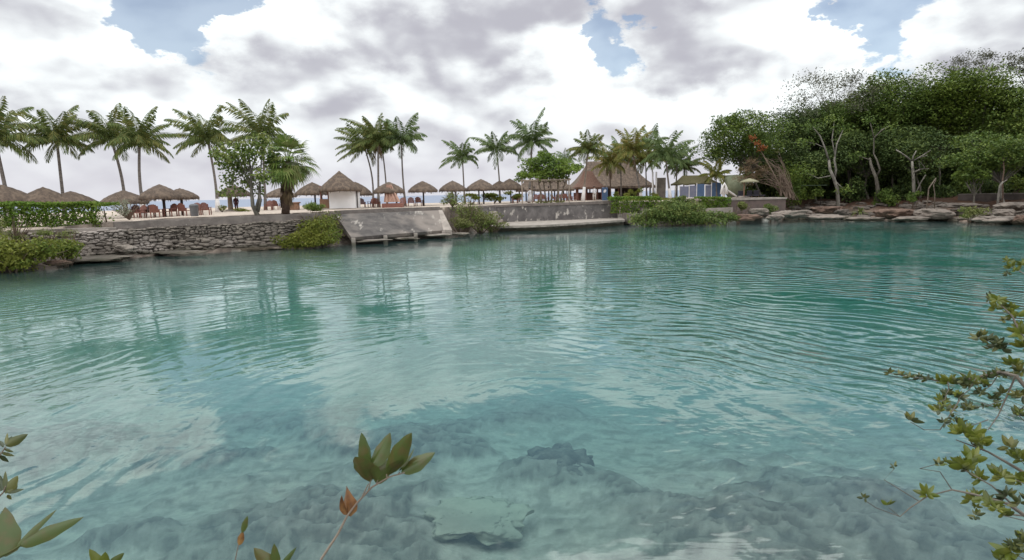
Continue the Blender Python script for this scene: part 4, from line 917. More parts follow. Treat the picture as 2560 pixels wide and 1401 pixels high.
palm('big dark palm rising behind the bright green almond tree', (1322, 505), 70, (1330, 358), 78, nf=22, wind=(-.02, 0, .04), r=.15, seed=13, mat='palm_blue')
palm('small distant palm crown between the almond tree and the restaurant', (1418, 500), 95, (1416, 400), 38, nf=14, wind=(-.1, 0, 0), r=.12, seed=14, mat='palm_blue', nl=16)
palm('palm with a bare tan trunk and white foot before the restaurant roof', (1457, 499), 72, (1470, 378), 58, nf=20, wind=(.0, 0, .0), r=.14, white=1.7, seed=15, trunkmat='bark_tan')
palm('small palm with a yellowish crown right in front of the thatch roof', (1527, 492), 78, (1524, 408), 60, nf=20, wind=(0, 0, 0), r=.10, seed=16, mat='palm_yellow', trunkmat='trunk_brown', dead=4)
palm('yellow green palm over the right part of the restaurant roof', (1604, 492), 74, (1582, 380), 66, nf=22, wind=(-.06, 0, .03), r=.13, seed=17, mat='palm_yellow', white=1.4, dead=4)
palm('low full palm crown between the tan trunked palm and the yellow green one', (1553, 492), 80, (1552, 398), 60, nf=22, wind=(0, 0, .0), r=.11, seed=31, mat='palm_blue')
palm('low drooping palm close left of the slim white posts', (1617, 492), 77, (1614, 402), 52, nf=20, wind=(0, 0, .02), r=.11, seed=32, mat='palm_yellow')
palm('far right palm of the group beside the thatched awning', (1708, 490), 80, (1712, 420), 48, nf=18, wind=(.05, 0, .0), r=.11, seed=33)
palm('thin palm behind the yellow green one, its top sticking out', (1636, 490), 84, (1626, 366), 56, nf=16, wind=(-.05, 0, .05), r=.11, seed=18, mat='palm_blue')
palm('big drooping palm right of the restaurant roof', (1676, 490), 72, (1664, 395), 76, nf=24, wind=(.05, 0, .02), r=.14, seed=19, mat='palm_blue', droop=(.4, 1.1), white=1.3)
palm('palm with a white painted trunk behind the big drooping one', (1690, 490), 78, (1692, 408), 58, nf=18, wind=(.10, 0, .0), r=.12, seed=20, mat='palm_blue', white=2.2)
palm('young low palm with yellow fronds in front of the blue screens', (1792, 488), 72, (1790, 440), 48, nf=16, wind=(.0, 0, .05), r=.10, seed=21, mat='palm_yellow')

def fan_palm():
    Y = 43.4; b = atY(713, 534, Y); z0 = gz(b.x, Y); b = Vector((b.x, Y, z0)); c = atY(722, 405, Y)
    t = thing('fan_palm', 'stout fan palm with a shaggy brown skirt of dead leaves', 'palm tree', b)
    mt = MB(); mt.tube([b - Vector((0, 0, .2)), b.lerp(c, .4), c], [.30, .27, .24], 10); mt.obj('trunk', MT['trunk_brown'], t, smooth=True)
    mb = MB(); md = MB()
    def fan(m, p, d, up, size, ns=15, spread=R(150), sag=.25):
        d = d.normalized(); s = d.cross(up)
        if s.length < .05: s = d.cross(Vector((1, 0, 0)))
        s.normalize(); n = s.cross(d); V = []; 
        for i in range(ns):
            an = -spread / 2 + spread * (i + .5) / ns; hw = spread / ns * .48
            def dirv(a): return d * math.cos(a) + s * math.sin(a)
            ln = size * (1 - .22 * abs(an) / (spread / 2)) * random.uniform(.9, 1.08)
            q0 = p; q1 = p + dirv(an - hw) * ln * .62; q2 = p + dirv(an) * ln - Vector((0, 0, 1)) * ln * sag * random.uniform(.6, 1.4); q3 = p + dirv(an + hw) * ln * .62
            V.append([q0[:], q1[:], q2[:], q3[:]])
        m.quads(np.array(V))
    for i in range(46):
        az = i * 2.39996; f = (i + .5) / 46; el = R(80 - 125 * f); dv = Vector((math.cos(az) * math.cos(el), math.sin(az) * math.cos(el), math.sin(el)))
        pl = random.uniform(.8, 1.35); p = c + dv * pl
        mb.tube([c, c + dv * pl * .5 + Vector((0, 0, .05)), p], [.025, .02, .015], 4, False)
        fan(mb, p, (dv + Vector((0, 0, -.35))), Vector((0, 0, 1)), random.uniform(1.0, 1.4))
    for i in range(90):
        az = random.uniform(0, 6.28); z = random.uniform(.3, 1.0); p = b.lerp(c, z) + Vector((math.cos(az), math.sin(az), 0)) * random.uniform(.15, .62) * (z ** .7)
        fan(md, p, Vector((math.cos(az) * .25, math.sin(az) * .25, -1)), Vector((math.cos(az), math.sin(az), 0)), random.uniform(.5, .9), 7, R(70), .1)
    mb.obj('crown', MT['fan'], t); md.obj('dead_skirt', MT['dry'], t)
fan_palm()

# ------------------------------------------------------------------ broadleaf trees by the beach
def sea_grape():
    Y = 41.0; z0 = 2.28; b = atY(640, 541, Y); b = Vector((b.x, Y + .45, z0)); t = thing('sea_grape_tree', 'open sea grape tree with round leaves and a forked grey trunk on the wall edge', 'tree', b)
    Y = Y + .45; mb = MB(); mt = MB(); cs = []
    for px, py, r, n in ((590, 385, 34, 260), (640, 372, 38, 320), (610, 420, 34, 240), (565, 410, 28, 190), (680, 400, 28, 200), (575, 450, 26, 110), (625, 455, 26, 110), (600, 480, 22, 60), (655, 440, 24, 110), (545, 385, 20, 90), (655, 350, 22, 120), (690, 440, 20, 70), (560, 480, 16, 35), (648, 482, 16, 35)):
        c = atY(px, py, Y + random.uniform(-.8, .8)); cs.append(c[:]); k = Y / FPX
        n = int(n * 1.35); P = lobe_points(c, (r * k * 1.15, r * k * 1.1, r * k * .9), n, .2); leafquads(mb, P, rng.uniform(.13, .27, n), .5, .85)
    f1, f2 = atY(628, 470, Y), atY(634, 462, Y + .3)
    mt.tube([b - Vector((0, 0, .2)), atY(632, 515, Y), f1, atY(627, 430, Y), atY(622, 385, Y)], [.18, .14, .10, .07, .03], 8)
    mt.tube([atY(640, 525, Y), atY(648, 495, Y), atY(650, 455, Y + .3), atY(655, 380, Y + .3)], [.12, .10, .07, .03], 7)
    mt.tube([atY(646, 530, Y), atY(652, 500, Y - .2), atY(646, 470, Y)], [.09, .08, .05], 7)
    for c in cs:
        a = f1.lerp(Vector(atY(625, 410, Y)), random.random()); mt.tube([a, a.lerp(Vector(c), .5) + Vector((0, 0, .1)), c], [.04, .03, .012], 5, False)
    mt.obj('trunk', MT['bark_dark'], t, smooth=True); mb.obj('crown', MT['seagrape'], t)
sea_grape()
def almond():
    Y = 65.0; b = atY(1380, 508, Y); b = Vector((b.x, Y, 2.3)); t = thing('almond_tree', 'bright green spreading almond tree growing through the pergola', 'tree', b)
    mb = MB(); mt = MB(); k = Y / FPX; cs = []
    for px, py, rx, ry, n in ((1335, 410, 32, 15, 420), (1365, 398, 30, 14, 420), (1395, 408, 34, 13, 420), (1345, 430, 38, 12, 420), (1385, 425, 34, 14, 380), (1310, 438, 20, 9, 160), (1420, 425, 28, 10, 320), (1440, 418, 18, 8, 160), (1360, 440, 40, 12, 300), (1300, 450, 14, 7, 60), (1400, 442, 24, 10, 160), (1355, 384, 12, 7, 90)):
        c = atY(px, py, Y + random.uniform(-1.3, 1.3)); cs.append(c); n = int(n * 1.8); P = lobe_points(c, (rx * k * 1.1, rx * k, ry * k * 1.15), n, .2); leafquads(mb, P, rng.uniform(.18, .38, n), .9, .55)
    for bx, tx in ((1352, 1340), (1366, 1350), (1378, 1372), (1392, 1398), (1402, 1428)):
        p0 = atY(bx, 508, Y + random.uniform(-.5, .5)); p0.z = 2.2; p1 = atY((bx * .6 + tx * .4), 460, Y); p2 = atY(tx, 425, Y)
        mt.tube([p0, p0.lerp(p1, .5) + Vector((random.uniform(-.15, .15), 0, 0)), p1, p2], [.13, .09, .075, .035], 7)
        for c in cs[::2]: 
            if abs(c.x - p2.x) < 2.2: mt.tube([p1, p1.lerp(c, .55) + Vector((0, 0, .12)), c], [.05, .035, .012], 5, False)
    mt.obj('trunk', MT['bark_tan'], t, smooth=True); mb.obj('crown', MT['almond'], t)
    m2 = MB(); ns = 160
    for px in (1350, 1370, 1390, 1405):
        c = atY(px, 506, Y - .6); c.z = 2.42; P = lobe_points(c, (.6, .4, .2), 50, .2); leafquads(m2, P, rng.uniform(.12, .25, 50), .8, .6)
    tag(m2.obj('ground_shrub', MT['scrub'], None, loc=(c.x, c.y, 2.3)), 'low leafy weeds at the foot of the almond tree on the wall top', 'shrub')
almond()

# ------------------------------------------------------------------ bushes and hedges
def bush(name, label, parts, mat, size, cat='bush', loc_px=None, up=.6, aspect=.55, twig=0, twigmat='dry_twig', group=None):
    """parts: (px, py, rx, ry, Y, nleaf)"""
    px, py, rx, ry, Y, n = parts[0]; b = atY(px, py, Y); t = thing(name, label, cat, (b.x, b.y, max(gz(b.x, b.y), 0.0)), group)
    mb = MB(); mt = MB(); b0 = None
    for px, py, rx, ry, Y, n in parts:
        rx *= 1.22; ry *= 1.28; n = int(n * 1.5)
        k = Y / FPX; c = atY(px, py, Y); dy = min(rx, ry * 1.3) * k
        nl = max(3, n // 130)
        for j in range(nl):
            d = rand_dirs(1)[0] * rng.random() ** .5 * .72
            cc = np.array(c[:]) + d * np.array([rx * k, dy, ry * k]); P = lobe_points(cc, np.array([rx * k * .42, dy * .5, ry * k * .42]) * rng.uniform(.7, 1.2), n // nl, .35)
            leafquads(mb, P, size * rng.uniform(.6, 1.3, len(P)), up, aspect)
        base = Vector((c.x, c.y + dy * .4, max(gz(c.x, c.y + dy * .4), -.3)))
        if b0 is not None: mt.tube([b0, b0.lerp(base, .5), base], .03, 5)
        b0 = base
        for j in range(twig):
            d = rand_dirs(1)[0]; e = Vector(c) + Vector((d[0] * rx * k * 1.02, d[1] * dy, abs(d[2]) * ry * k * 1.05))
            mt.tube([base, base.lerp(e, .5) + Vector((0, 0, .15)), e], [.035, .025, .01], 4, False)
        for j in range(3):
            e = Vector(c) + Vector((random.uniform(-.4, .4) * rx * k, 0, random.uniform(-.2, .3) * ry * k)); mt.tube([base, base.lerp(e, .6), e], [.05, .035, .015], 5, False)
    mt.obj('stems', MT[twigmat], t); mb.obj('foliage', MT[mat], t); return t
def hedge(label, x0, x1, ytop, ybot, Y, dpt, mat, size, n, Y1=None):
    Y1 = Y if Y1 is None else Y1
    a, b = atY(x0, ybot, Y), atY(x1, ybot, Y1); t = thing('hedge', label, 'hedge', ((a.x + b.x) / 2, (a.y + b.y) / 2, min(a.z, b.z)))
    za, zb = atY(x0, ytop, Y).z, atY(x1, ytop, Y1).z
    mb = MB(); u = rng.random(n); v = rng.random(n); w = rng.random(n); face = rng.random(n)
    w = np.where(face < .5, rng.random(n) * .16, w); v = np.where((face >= .5) & (face < .9), 1 - rng.random(n) * .12, v)
    base = np.array(a[:])[None] * (1 - u)[:, None] + np.array(b[:])[None] * u[:, None]; zt = za * (1 - u) + zb * u
    P = base.copy(); hh = zt - base[:, 2]
    bl = (fbm(np.stack([base[:, 0] * 1.1, w * 2, v * 1.5], -1), 3, 8) - .5)
    P[:, 1] += w * dpt + bl * .5; P[:, 2] += v * hh + bl * .28; P[:, 0] += bl * .3
    leafquads(mb, P, size * rng.uniform(.6, 1.3, n), .6, .6); 
    mc = MB(); c = (Vector(a) + Vector(b)) / 2; L = (b - a).length; rz = math.atan2(b.y - a.y, b.x - a.x)
    mc.tube([(a.x, a.y + dpt * .5, a.z - .1), (b.x, b.y + dpt * .5, b.z - .1)], .03, 5)
    for s in np.linspace(.04, .96, max(4, int(L / .7))):
        p = a.lerp(b, s); mc.tube([(p.x, p.y + dpt * .5, p.z - .15), (p.x + random.uniform(-.1, .1), p.y + dpt * .45, p.z + (za - a.z) * .8)], [.05, .02], 5)
        for q in range(3): mc.tube([(p.x, p.y + dpt * .5, p.z + .2 + .1 * q), (p.x + random.uniform(-.5, .5), p.y + dpt * random.uniform(.1, .9), p.z + (za - a.z) * .85)], [.02, .008], 4, False)
    mc.obj('stems', MT['trunk_brown'], t); mb.obj('foliage', MT[mat], t); return t
hedge('long clipped green hedge on the low stone wall by the left edge', -60, 252, 507, 572, 35.2, 2.2, 'hedge', .17, 9000, 37.2)
hedge('rounded bright green hedge on the planter wall right of the landing', 1528, 1655, 492, 533, 62.4, 2.6, 'hedge', .2, 3600, 61.0)
hedge('small green hedge above the pale low wall by the pool', 1748, 1828, 494, 521, 60.8, 2.0, 'hedge', .2, 2200)
bush('shore_bush', 'sprawling yellow green bush at the left water edge', [(60, 632, 100, 40, 31.0, 2600), (-60, 635, 90, 50, 29.5, 1400), (150, 622, 50, 30, 32.6, 900), (20, 655, 60, 20, 30.0, 700)], 'olive', .17, twig=6)
bush('dry_grass', 'dry grey grass tufts between the hedge and the yellow green bush', [(20, 572, 45, 26, 32.6, 500), (90, 590, 60, 16, 32.8, 420), (165, 590, 40, 12, 33.4, 160)], 'scrub', .2, 'grass', aspect=.16, up=.1, twig=10)
bush('grey_shrub', 'thin grey leaved shrub on the sand where the sea wall starts', [(310, 520, 34, 26, 40.0, 340)], 'grey_leaf', .14, twig=10, aspect=.4)
bush('small_weeds', 'low yellow green weeds at the foot of the white footed palm', [(552, 520, 18, 9, 54.0, 200), (600, 524, 34, 8, 54.0, 300)], 'olive', .16, 'plant', aspect=.3, up=.2)
bush('cascading_bush', 'tall bush spilling over the sea wall beside the ramp, bright green at its foot', [(785, 598, 66, 26, 41.2, 2200), (800, 572, 60, 36, 42.2, 1800), (740, 605, 58, 18, 40.6, 1200)], 'olive', .16, twig=8)
bush('dusty_bush', 'dusty grey green bush on the wall top just above the bright cascading one', [(780, 560, 55, 28, 43.6, 1300), (820, 560, 34, 30, 44.0, 700)], 'scrub', .15, twig=16)
bush('cycad', 'green feathery cycad in front of the hut counter', [(778, 518, 32, 15, 49.0, 700)], 'fan', .34, 'plant', aspect=.14, up=.1)
bush('tangled_scrub', 'tangled olive scrub with bare twigs between ramp and steps', [(1165, 525, 50, 32, 52.6, 1200), (1200, 545, 48, 26, 53.6, 1200), (1150, 560, 36, 18, 51.6, 700), (1235, 560, 30, 14, 54.2, 500), (1130, 500, 22, 18, 54.5, 300)], 'scrub', .17, twig=22)
bush('beach_shrub', 'low olive shrubs on the sand behind the tangled scrub', [(1235, 492, 40, 9, 68, 700), (1285, 488, 24, 10, 67, 400), (1180, 495, 30, 9, 64, 400)], 'olive', .22)
bush('beach_shrub', 'loose yellow green plants on the lawn before the restaurant posts', [(1568, 482, 16, 11, 70, 260), (1596, 478, 14, 13, 71, 240), (1545, 486, 14, 7, 69, 160), (1640, 486, 18, 8, 70, 220)], 'olive', .24, 'plant', aspect=.3)
bush('mangrove_bush', 'wide dark green mangrove bush leaning over the water right of the landing', [(1690, 535, 70, 24, 57.5, 3200), (1620, 545, 44, 20, 57.6, 1500), (1760, 545, 54, 18, 57.5, 1700), (1690, 508, 45, 18, 60.0, 1200), (1815, 540, 40, 16, 58.4, 900), (1730, 520, 30, 16, 59.0, 800)], 'mangrove', .22, twig=5)
bush('shore_shrub', 'small green shrub growing in the rocks below the pool wall', [(1932, 520, 20, 14, 61.5, 420)], 'mangrove', .18)
bush('shore_shrub', 'ochre dry shrub at the right end of the mangrove by the water', [(1850, 515, 24, 18, 60.0, 420)], 'scrub', .2, twig=8)
bush('mossy_shrub', 'round mossy green shrub among the flat rocks on the right shore', [(2432, 528, 34, 18, 52.5, 700)], 'scrub', .16)
bush('dark_shrub', 'dark glossy shrub under the forest trees beside the thin leaning stems', [(2290, 495, 26, 14, 62, 420)], 'forest', .22)
bush('overhanging_bush', 'dense green bush in front of the pile of dry branches', [(1985, 470, 40, 52, 69, 1500)], 'forest_lime', .26)

def strap_plant():
    b = at(2150, 535, 1.0); b = atY(2150, 536, 63.5); b.z = gz(b.x, b.y)
    t = thing('agave', 'spiky rosette with long arching leaves on the right rocks', 'plant', b); mb = MB()
    for i in range(60):
        az = random.uniform(0, 6.28); el = R(random.uniform(5, 75)); L = random.uniform(.9, 1.7); d = np.array([math.cos(az) * math.cos(el), math.sin(az) * math.cos(el), math.sin(el)])
        tt = np.linspace(0, 1, 6)[:, None]; P = np.array(b[:]) + np.array([0, 0, .35]) + L * (d * tt + np.array([0, 0, -.55]) * tt ** 2); s = np.cross(d, [0, 0, 1.0]); s /= np.linalg.norm(s) + 1e-6
        wd = .055 * np.array([.6, 1, 1, .8, .5, .05])[:, None]; A, B = P - s * wd, P + s * wd
        mb.quads(np.stack([A[:-1], B[:-1], B[1:], A[1:]], 1))
    mb.obj('leaves', MT['mangrove'], t)
    ms = MB(); ms.tube([b - Vector((0, 0, .2)), b + Vector((0, 0, .5))], [.18, .14], 8); ms.obj('stem', MT['trunk_brown'], t)
strap_plant()

# ------------------------------------------------------------------ right-hand forest
rng = np.random.default_rng(2024); random.seed(2024)
FG = 'forest trees on the right shore'
FT = [
 ('broad umbrella shaped tree at the left edge of the forest', (1905, 492), 74, (1852, 348), (100, 58), 'forest', 'bark_dark', 18, 5200, .34),
 ('wide dark tree behind the pile of dry branches', (1990, 492), 78, (1985, 335), (100, 62), 'forest_dark', 'bark_dark', 18, 5200, .36),
 ('light green tree in the middle with a flat leafy top', (2120, 500), 76, (2120, 300), (72, 62), 'forest', 'bark_dark', 14, 4000, .34),
 ('tall dense tree with a rounded top left of the highest crowns', (2230, 505), 74, (2245, 265), (95, 78), 'forest', 'bark_dark', 22, 6200, .36),
 ('tall tree forming the long crest of the forest', (2345, 505), 72, (2350, 265), (95, 82), 'forest_lime', 'bark_dark', 22, 6200, .36),
 ('highest yellowish green crown near the right edge', (2450, 505), 70, (2450, 245), (90, 78), 'forest_lime', 'bark_dark', 20, 5600, .36),
 ('dark crown cut by the right edge of the photo', (2580, 505), 66, (2575, 300), (95, 85), 'forest', 'bark_dark', 20, 5200, .34),
 ('low spreading tree hanging over the rocks near the right edge', (2510, 512), 58, (2480, 390), (95, 52), 'forest', 'bark', 18, 4600, .30),
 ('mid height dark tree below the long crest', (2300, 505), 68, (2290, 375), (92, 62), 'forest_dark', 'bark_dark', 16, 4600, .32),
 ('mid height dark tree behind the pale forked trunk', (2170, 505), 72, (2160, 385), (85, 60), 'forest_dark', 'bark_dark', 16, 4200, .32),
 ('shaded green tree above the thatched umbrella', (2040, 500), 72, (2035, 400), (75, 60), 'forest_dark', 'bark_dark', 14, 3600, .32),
]
for lb, bp, Y, cp, rp, m_, bk, nl, n, sz in FT:
    broadleaf('forest_tree', lb, bp, Y, cp, (rp[0] * 1.18, rp[1] * 1.2), MT[m_], MT[bk], int(nl * 1.6), int(n * 2.7), sz * .86, FG, r0=.13, lobe=.40, shell=.5, up=1.1)
broadleaf('forest_tree', 'pale leaved branch heavy tree drooping low beside the dark gap', (2440, 512), 57, (2435, 440), (44, 40), MT['forest_lime'], MT['bark_dark'], 10, 1500, .28, FG, r0=.10)
broadleaf('sparse_tree', 'thin grey tree with scattered small leaves above the forest', (2130, 503), 77, (2080, 250), (140, 85), MT['sparse'], MT['bark_dark'], 60, 5200, .25, FG, r0=.10, lobe=.30, aspect=.45, fork=.5, shell=.1, low=-.5)
broadleaf('sparse_tree', 'half bare treetop with purplish leaves above the highest crown', (2430, 505), 76, (2428, 170), (66, 52), MT['sparse'], MT['bark_dark'], 30, 3200, .20, FG, r0=.08, lobe=.3, aspect=.45, fork=.8, shell=.1)
broadleaf('sparse_tree', 'bare leaved treetop in the upper right corner', (2590, 505), 70, (2570, 150), (56, 46), MT['sparse'], MT['bark_dark'], 22, 2600, .20, FG, r0=.08, lobe=.34, fork=.8, shell=.1)
for i, (px, py, rx, ry, Y, m_, lb) in enumerate([
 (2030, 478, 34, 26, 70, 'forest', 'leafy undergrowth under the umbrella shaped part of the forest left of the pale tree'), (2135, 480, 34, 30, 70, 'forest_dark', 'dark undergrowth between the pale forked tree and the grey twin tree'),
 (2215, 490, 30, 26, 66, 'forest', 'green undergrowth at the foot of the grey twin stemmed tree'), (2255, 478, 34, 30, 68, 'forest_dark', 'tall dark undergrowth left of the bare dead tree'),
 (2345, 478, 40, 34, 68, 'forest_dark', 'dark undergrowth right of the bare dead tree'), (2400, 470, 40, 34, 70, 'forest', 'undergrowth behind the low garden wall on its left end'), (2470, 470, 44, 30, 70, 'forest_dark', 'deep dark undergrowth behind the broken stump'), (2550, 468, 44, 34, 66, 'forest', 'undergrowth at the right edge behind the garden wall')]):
    bush('forest_shrub', lb, [(px, py, rx, ry, Y, 700)], m_, .30, 'bush', group='shrubs below the forest trees')
def far_wood():
    r_ = random.Random(31); mb = MB(); spots = []
    for px in range(1880, 2820, 22):
        for py in (300, 335, 370, 405, 440, 470, 495):
            if px < 2010 and py < 400: continue
            spots.append((px + r_.uniform(-14, 14), py + r_.uniform(-14, 14), r_.uniform(78, 90)))
    for px, py, Y in spots:
        c = atY(px, py, Y); P = lobe_points(c, (2.4, 1.9, 1.8), 300, .2); leafquads(mb, P, rng.uniform(.4, .85, 300), .5, .65)
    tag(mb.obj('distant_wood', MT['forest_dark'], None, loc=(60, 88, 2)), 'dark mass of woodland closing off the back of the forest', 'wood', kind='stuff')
far_wood()
def limb_tree(name, label, Y, paths, mat, base_z=None, leaves=0, leafmat_='forest'):
    p = atY(*paths[0][0][0], Y); z0 = gz(p.x, p.y); t = thing(name, label, 'tree', (p.x, p.y, z0), None); mt = MB()
    for j, (pts, r0, r1) in enumerate(paths):
        q = [atY(a, b, Y + .25 * math.sin(i * 2.1 + j)) for i, (a, b) in enumerate(pts)]
        if j == 0 or pts[0][1] > 495: q[0].z = z0 - .2
        n = len(q); mt.tube(q, [r0 + (r1 - r0) * i / (n - 1) for i in range(n)], 8)
    mt.obj('trunk', mat, t, smooth=True)
    if leaves:
        mb = MB()
        for pts, r0, r1 in paths[1:]:
            c = atY(*pts[-1], Y); P = lobe_points(c, (1.3, 1.0, .7), leaves, .1); leafquads(mb, P, rng.uniform(.2, .36, leaves), .6, .55)
        mb.obj('crown', MT[leafmat_], t)
    return t
limb_tree('pale_tree', 'pale forked trunk standing on the rocks in front of the forest', 66, [([(2100, 503), (2093, 470), (2084, 445), (2075, 425), (2072, 400)], .20, .13), ([(2086, 448), (2090, 425), (2086, 400), (2092, 360), (2110, 320)], .13, .05), ([(2072, 402), (2062, 370), (2050, 340), (2030, 315)], .11, .04), ([(2086, 452), (2100, 465), (2112, 475)], .07, .04), ([(2076, 440), (2045, 446), (2015, 432)], .05, .025), ([(2088, 390), (2080, 350), (2086, 300)], .08, .03), ([(2062, 370), (2040, 360), (2015, 355)], .05, .02)], MT['bark'], leaves=130)
limb_tree('grey_tree', 'grey twin stemmed tree with upward limbs right of the pale forked trunk', 67, [([(2196, 505), (2194, 470), (2190, 445), (2178, 415), (2174, 395)], .24, .11), ([(2192, 440), (2200, 425), (2192, 400), (2184, 385), (2185, 345), (2205, 325), (2222, 316)], .11, .05), ([(2178, 402), (2160, 395), (2142, 390)], .07, .03), ([(2186, 350), (2180, 325), (2174, 300)], .06, .03)], MT['bark_dark'], leaves=100)
limb_tree('dead_tree', 'bare dead tree with stubby pale forked limbs inside the dark forest', 64, [([(2288, 484), (2284, 455), (2282, 425), (2280, 404)], .17, .11), ([(2280, 405), (2270, 395), (2252, 382), (2240, 375)], .09, .05), ([(2280, 408), (2284, 390), (2290, 378)], .08, .06), ([(2284, 402), (2305, 390), (2326, 376)], .07, .05), ([(2300, 394), (2318, 389)], .05, .04), ([(2283, 432), (2300, 424), (2322, 422)], .07, .06), ([(2291, 480), (2303, 455), (2314, 438)], .06, .05), ([(2300, 430), (2298, 402), (2306, 412), (2318, 428)], .05, .03)], MT['bark'])
limb_tree('leaning_sapling', 'two thin bare leaning stems on the rocks of the right shore', 61, [([(2316, 516), (2320, 495), (2322, 472), (2328, 462), (2340, 446)], .07, .05), ([(2338, 516), (2337, 485), (2334, 462), (2340, 450)], .05, .04)], MT['bark_tan'])
limb_tree('broken_stump', 'pale broken stump with a side snag among the right hand rocks', 54, [([(2494, 516), (2496, 490), (2500, 465), (2507, 455)], .10, .07), ([(2500, 460), (2510, 455), (2518, 450)], .05, .03)], MT['bark'])
limb_tree('brown_trunk', 'slim brown trunk close behind the broken stump', 55, [([(2507, 512), (2507, 485), (2506, 455), (2510, 425), (2508, 395)], .07, .05)], MT['trunk_brown'])
def brush_pile():
    b = atY(1965, 500, 67); b.z = gz(b.x, b.y); t = thing('fallen_tree', 'fallen tree of dry brown branches fanning up beside the pool deck', 'fallen tree', b); mt = MB(); mb = MB(); mo = MB()
    roots = [(1985, 500), (1975, 495), (1960, 490), (1970, 470)]
    for i in range(46):
        a = random.choice(roots); p0 = atY(a[0] + random.uniform(-12, 12), a[1], 67 + random.uniform(-.8, .8)); p0.z = max(p0.z, b.z)
        tx = random.uniform(1855, 1960); ty = 335 + (tx - 1855) * .2 + random.uniform(0, 110); f = random.uniform(.45, 1.0)
        p2 = p0.lerp(atY(tx, ty, 67 + random.uniform(-1.5, 1.5)), f); p1 = p0.lerp(p2, .5) + Vector((random.uniform(-.3, .3), 0, random.uniform(.1, .5)))
        r = random.choice([.03, .04, .05, .09]); mt.tube([p0, p1, p2], [r, r * .75, r * .3], 5)
        for q in range(3):
            s = p1.lerp(p2, random.random()); e = s + Vector((random.uniform(-1, .1), random.uniform(-.4, .4), random.uniform(-.1, .6))); mt.tube([s, e], [.022, .008], 4, False)
    for px, py in ((1862, 425), (1885, 440), (1850, 445), (1880, 405), (1905, 425), (1870, 455)):
        c = atY(px, py, 67); P = lobe_points(c, (1.1, .9, .55), 260, .1); leafquads(mb, P, rng.uniform(.2, .4, 260), .1, .14, np.array([-1.0, 0, .25]))
    for px, py in ((1880, 345), (1893, 358), (1902, 372), (1910, 368)):
        c = atY(px, py, 67.5); P = lobe_points(c, (.5, .4, .35), 60, .1); leafquads(mo, P, rng.uniform(.2, .34, 60), .3, .4)
    mt.obj('branches', MT['dry_twig'], t); mb.obj('dry_foliage', MT['dry'], t); mo.obj('rusty_leaves', MT['orange_leaf'], t)
brush_pile()

# ------------------------------------------------------------------ rocks
RG = 'flat rocks along the right shore'
def rock(label, px, py, rx, ry, Y, mat='rock', seed=0, dpt=1.0, name='shore_rock', z=None, group=None, flat=.3, amp=.55):
    c = atY(px, py, Y); k = Y / FPX; g = gz(c.x, c.y) if z is None else z
    mb = MB(); mb.blob((c.x, c.y, c.z - ry * k * .25), (rx * k, rx * k * dpt, ry * k * 0.80), 4, amp, seed, 1.2, random.uniform(-.3, .3), flat)
    o = mb.obj(name, MT[mat], None, loc=(c.x, c.y, min(g, c.z)), smooth=True)
    # weathered ledges
    return tag(o, label, 'rock', group)
RK = [
 ('orange tinted low rock shelf at the waterline below the pool wall', 1868, 541, 34, 12, 58.5, 'rock_red', .6),
 ('round grey boulder above the orange shelf on the shore', 1900, 527, 26, 14, 60.5, 'rock', .7),
 ('small pale rock at the water edge below the green shore shrub', 1938, 541, 22, 9, 58.8, 'rock', .6),
 ('wide pinkish rock slab left of the pale forked tree', 1990, 533, 48, 15, 60.0, 'rock', .7),
 ('flat pale ledge lying on the waterline under the pale forked tree', 2050, 541, 50, 9, 59.5, 'rock', .6),
 ('dark red rock mound beside the foot of the pale forked tree', 2065, 522, 34, 13, 62.5, 'rock_red', .7),
 ('small tan rock close left of the spiky rosette', 2104, 528, 18, 10, 61.5, 'rock', .7),
 ('low dark ledge on the waterline under the spiky rosette', 2160, 546, 48, 7, 58.5, 'rock', .5),
 ('broad brown rock right of the spiky rosette', 2235, 530, 46, 17, 58.5, 'rock_red', .7),
 ('long low shelf at the waterline below the thin leaning stems', 2275, 545, 52, 8, 56.5, 'rock', .6),
 ('pale rounded slab below the thin leaning stems', 2342, 530, 42, 17, 56.5, 'rock', .7),
 ('grey upper slab behind the mossy shrub', 2400, 511, 48, 8, 58.0, 'rock', .7),
 ('pale wedge of rock at the water right of the mossy shrub', 2488, 546, 56, 11, 50.0, 'rock', .6),
 ('dark grey boulder standing behind the pale wedge', 2508, 530, 26, 16, 51.5, 'rock', .7),
 ('rounded moss topped boulder right of the broken stump', 2535, 512, 34, 14, 53.0, 'rock', .8),
 ('rock cut by the right edge of the photo at the waterline', 2560, 545, 26, 16, 49.0, 'rock_red', .8),
]
for i, (lb, px, py, rx, ry, Y, m_, dp) in enumerate(RK): rock(lb, px, py, rx, ry, Y, m_, i + 3, dp, group=RG)
def rubble_stones():
    mb = MB(); n = 0
    while n < 420:
        px = random.uniform(1835, 2600); b = at(px, np.interp(px, [p[0] for p in shore_px], [p[1] for p in shore_px]), 0.0); dirv = Vector((b.x, b.y, 0)).normalized(); q = b + dirv * random.random() ** 1.4 * 8.5
        z = gz(q.x, q.y); s_ = random.uniform(.10, .42) * (1.0 if random.random() < .8 else 1.7); n += 1
        mb.blob((q.x, q.y, z + s_ * .05), (s_ * random.uniform(.9, 1.6), s_, s_ * random.uniform(.35, .6)), 2, .55, n, 1.6, random.uniform(0, 3), .2)
    tag(mb.obj('rubble', MT['rock'], None, loc=(40, 58, .5), smooth=True), 'broken stones scattered over the right shore', 'rubble', kind='stuff')
rubble_stones()
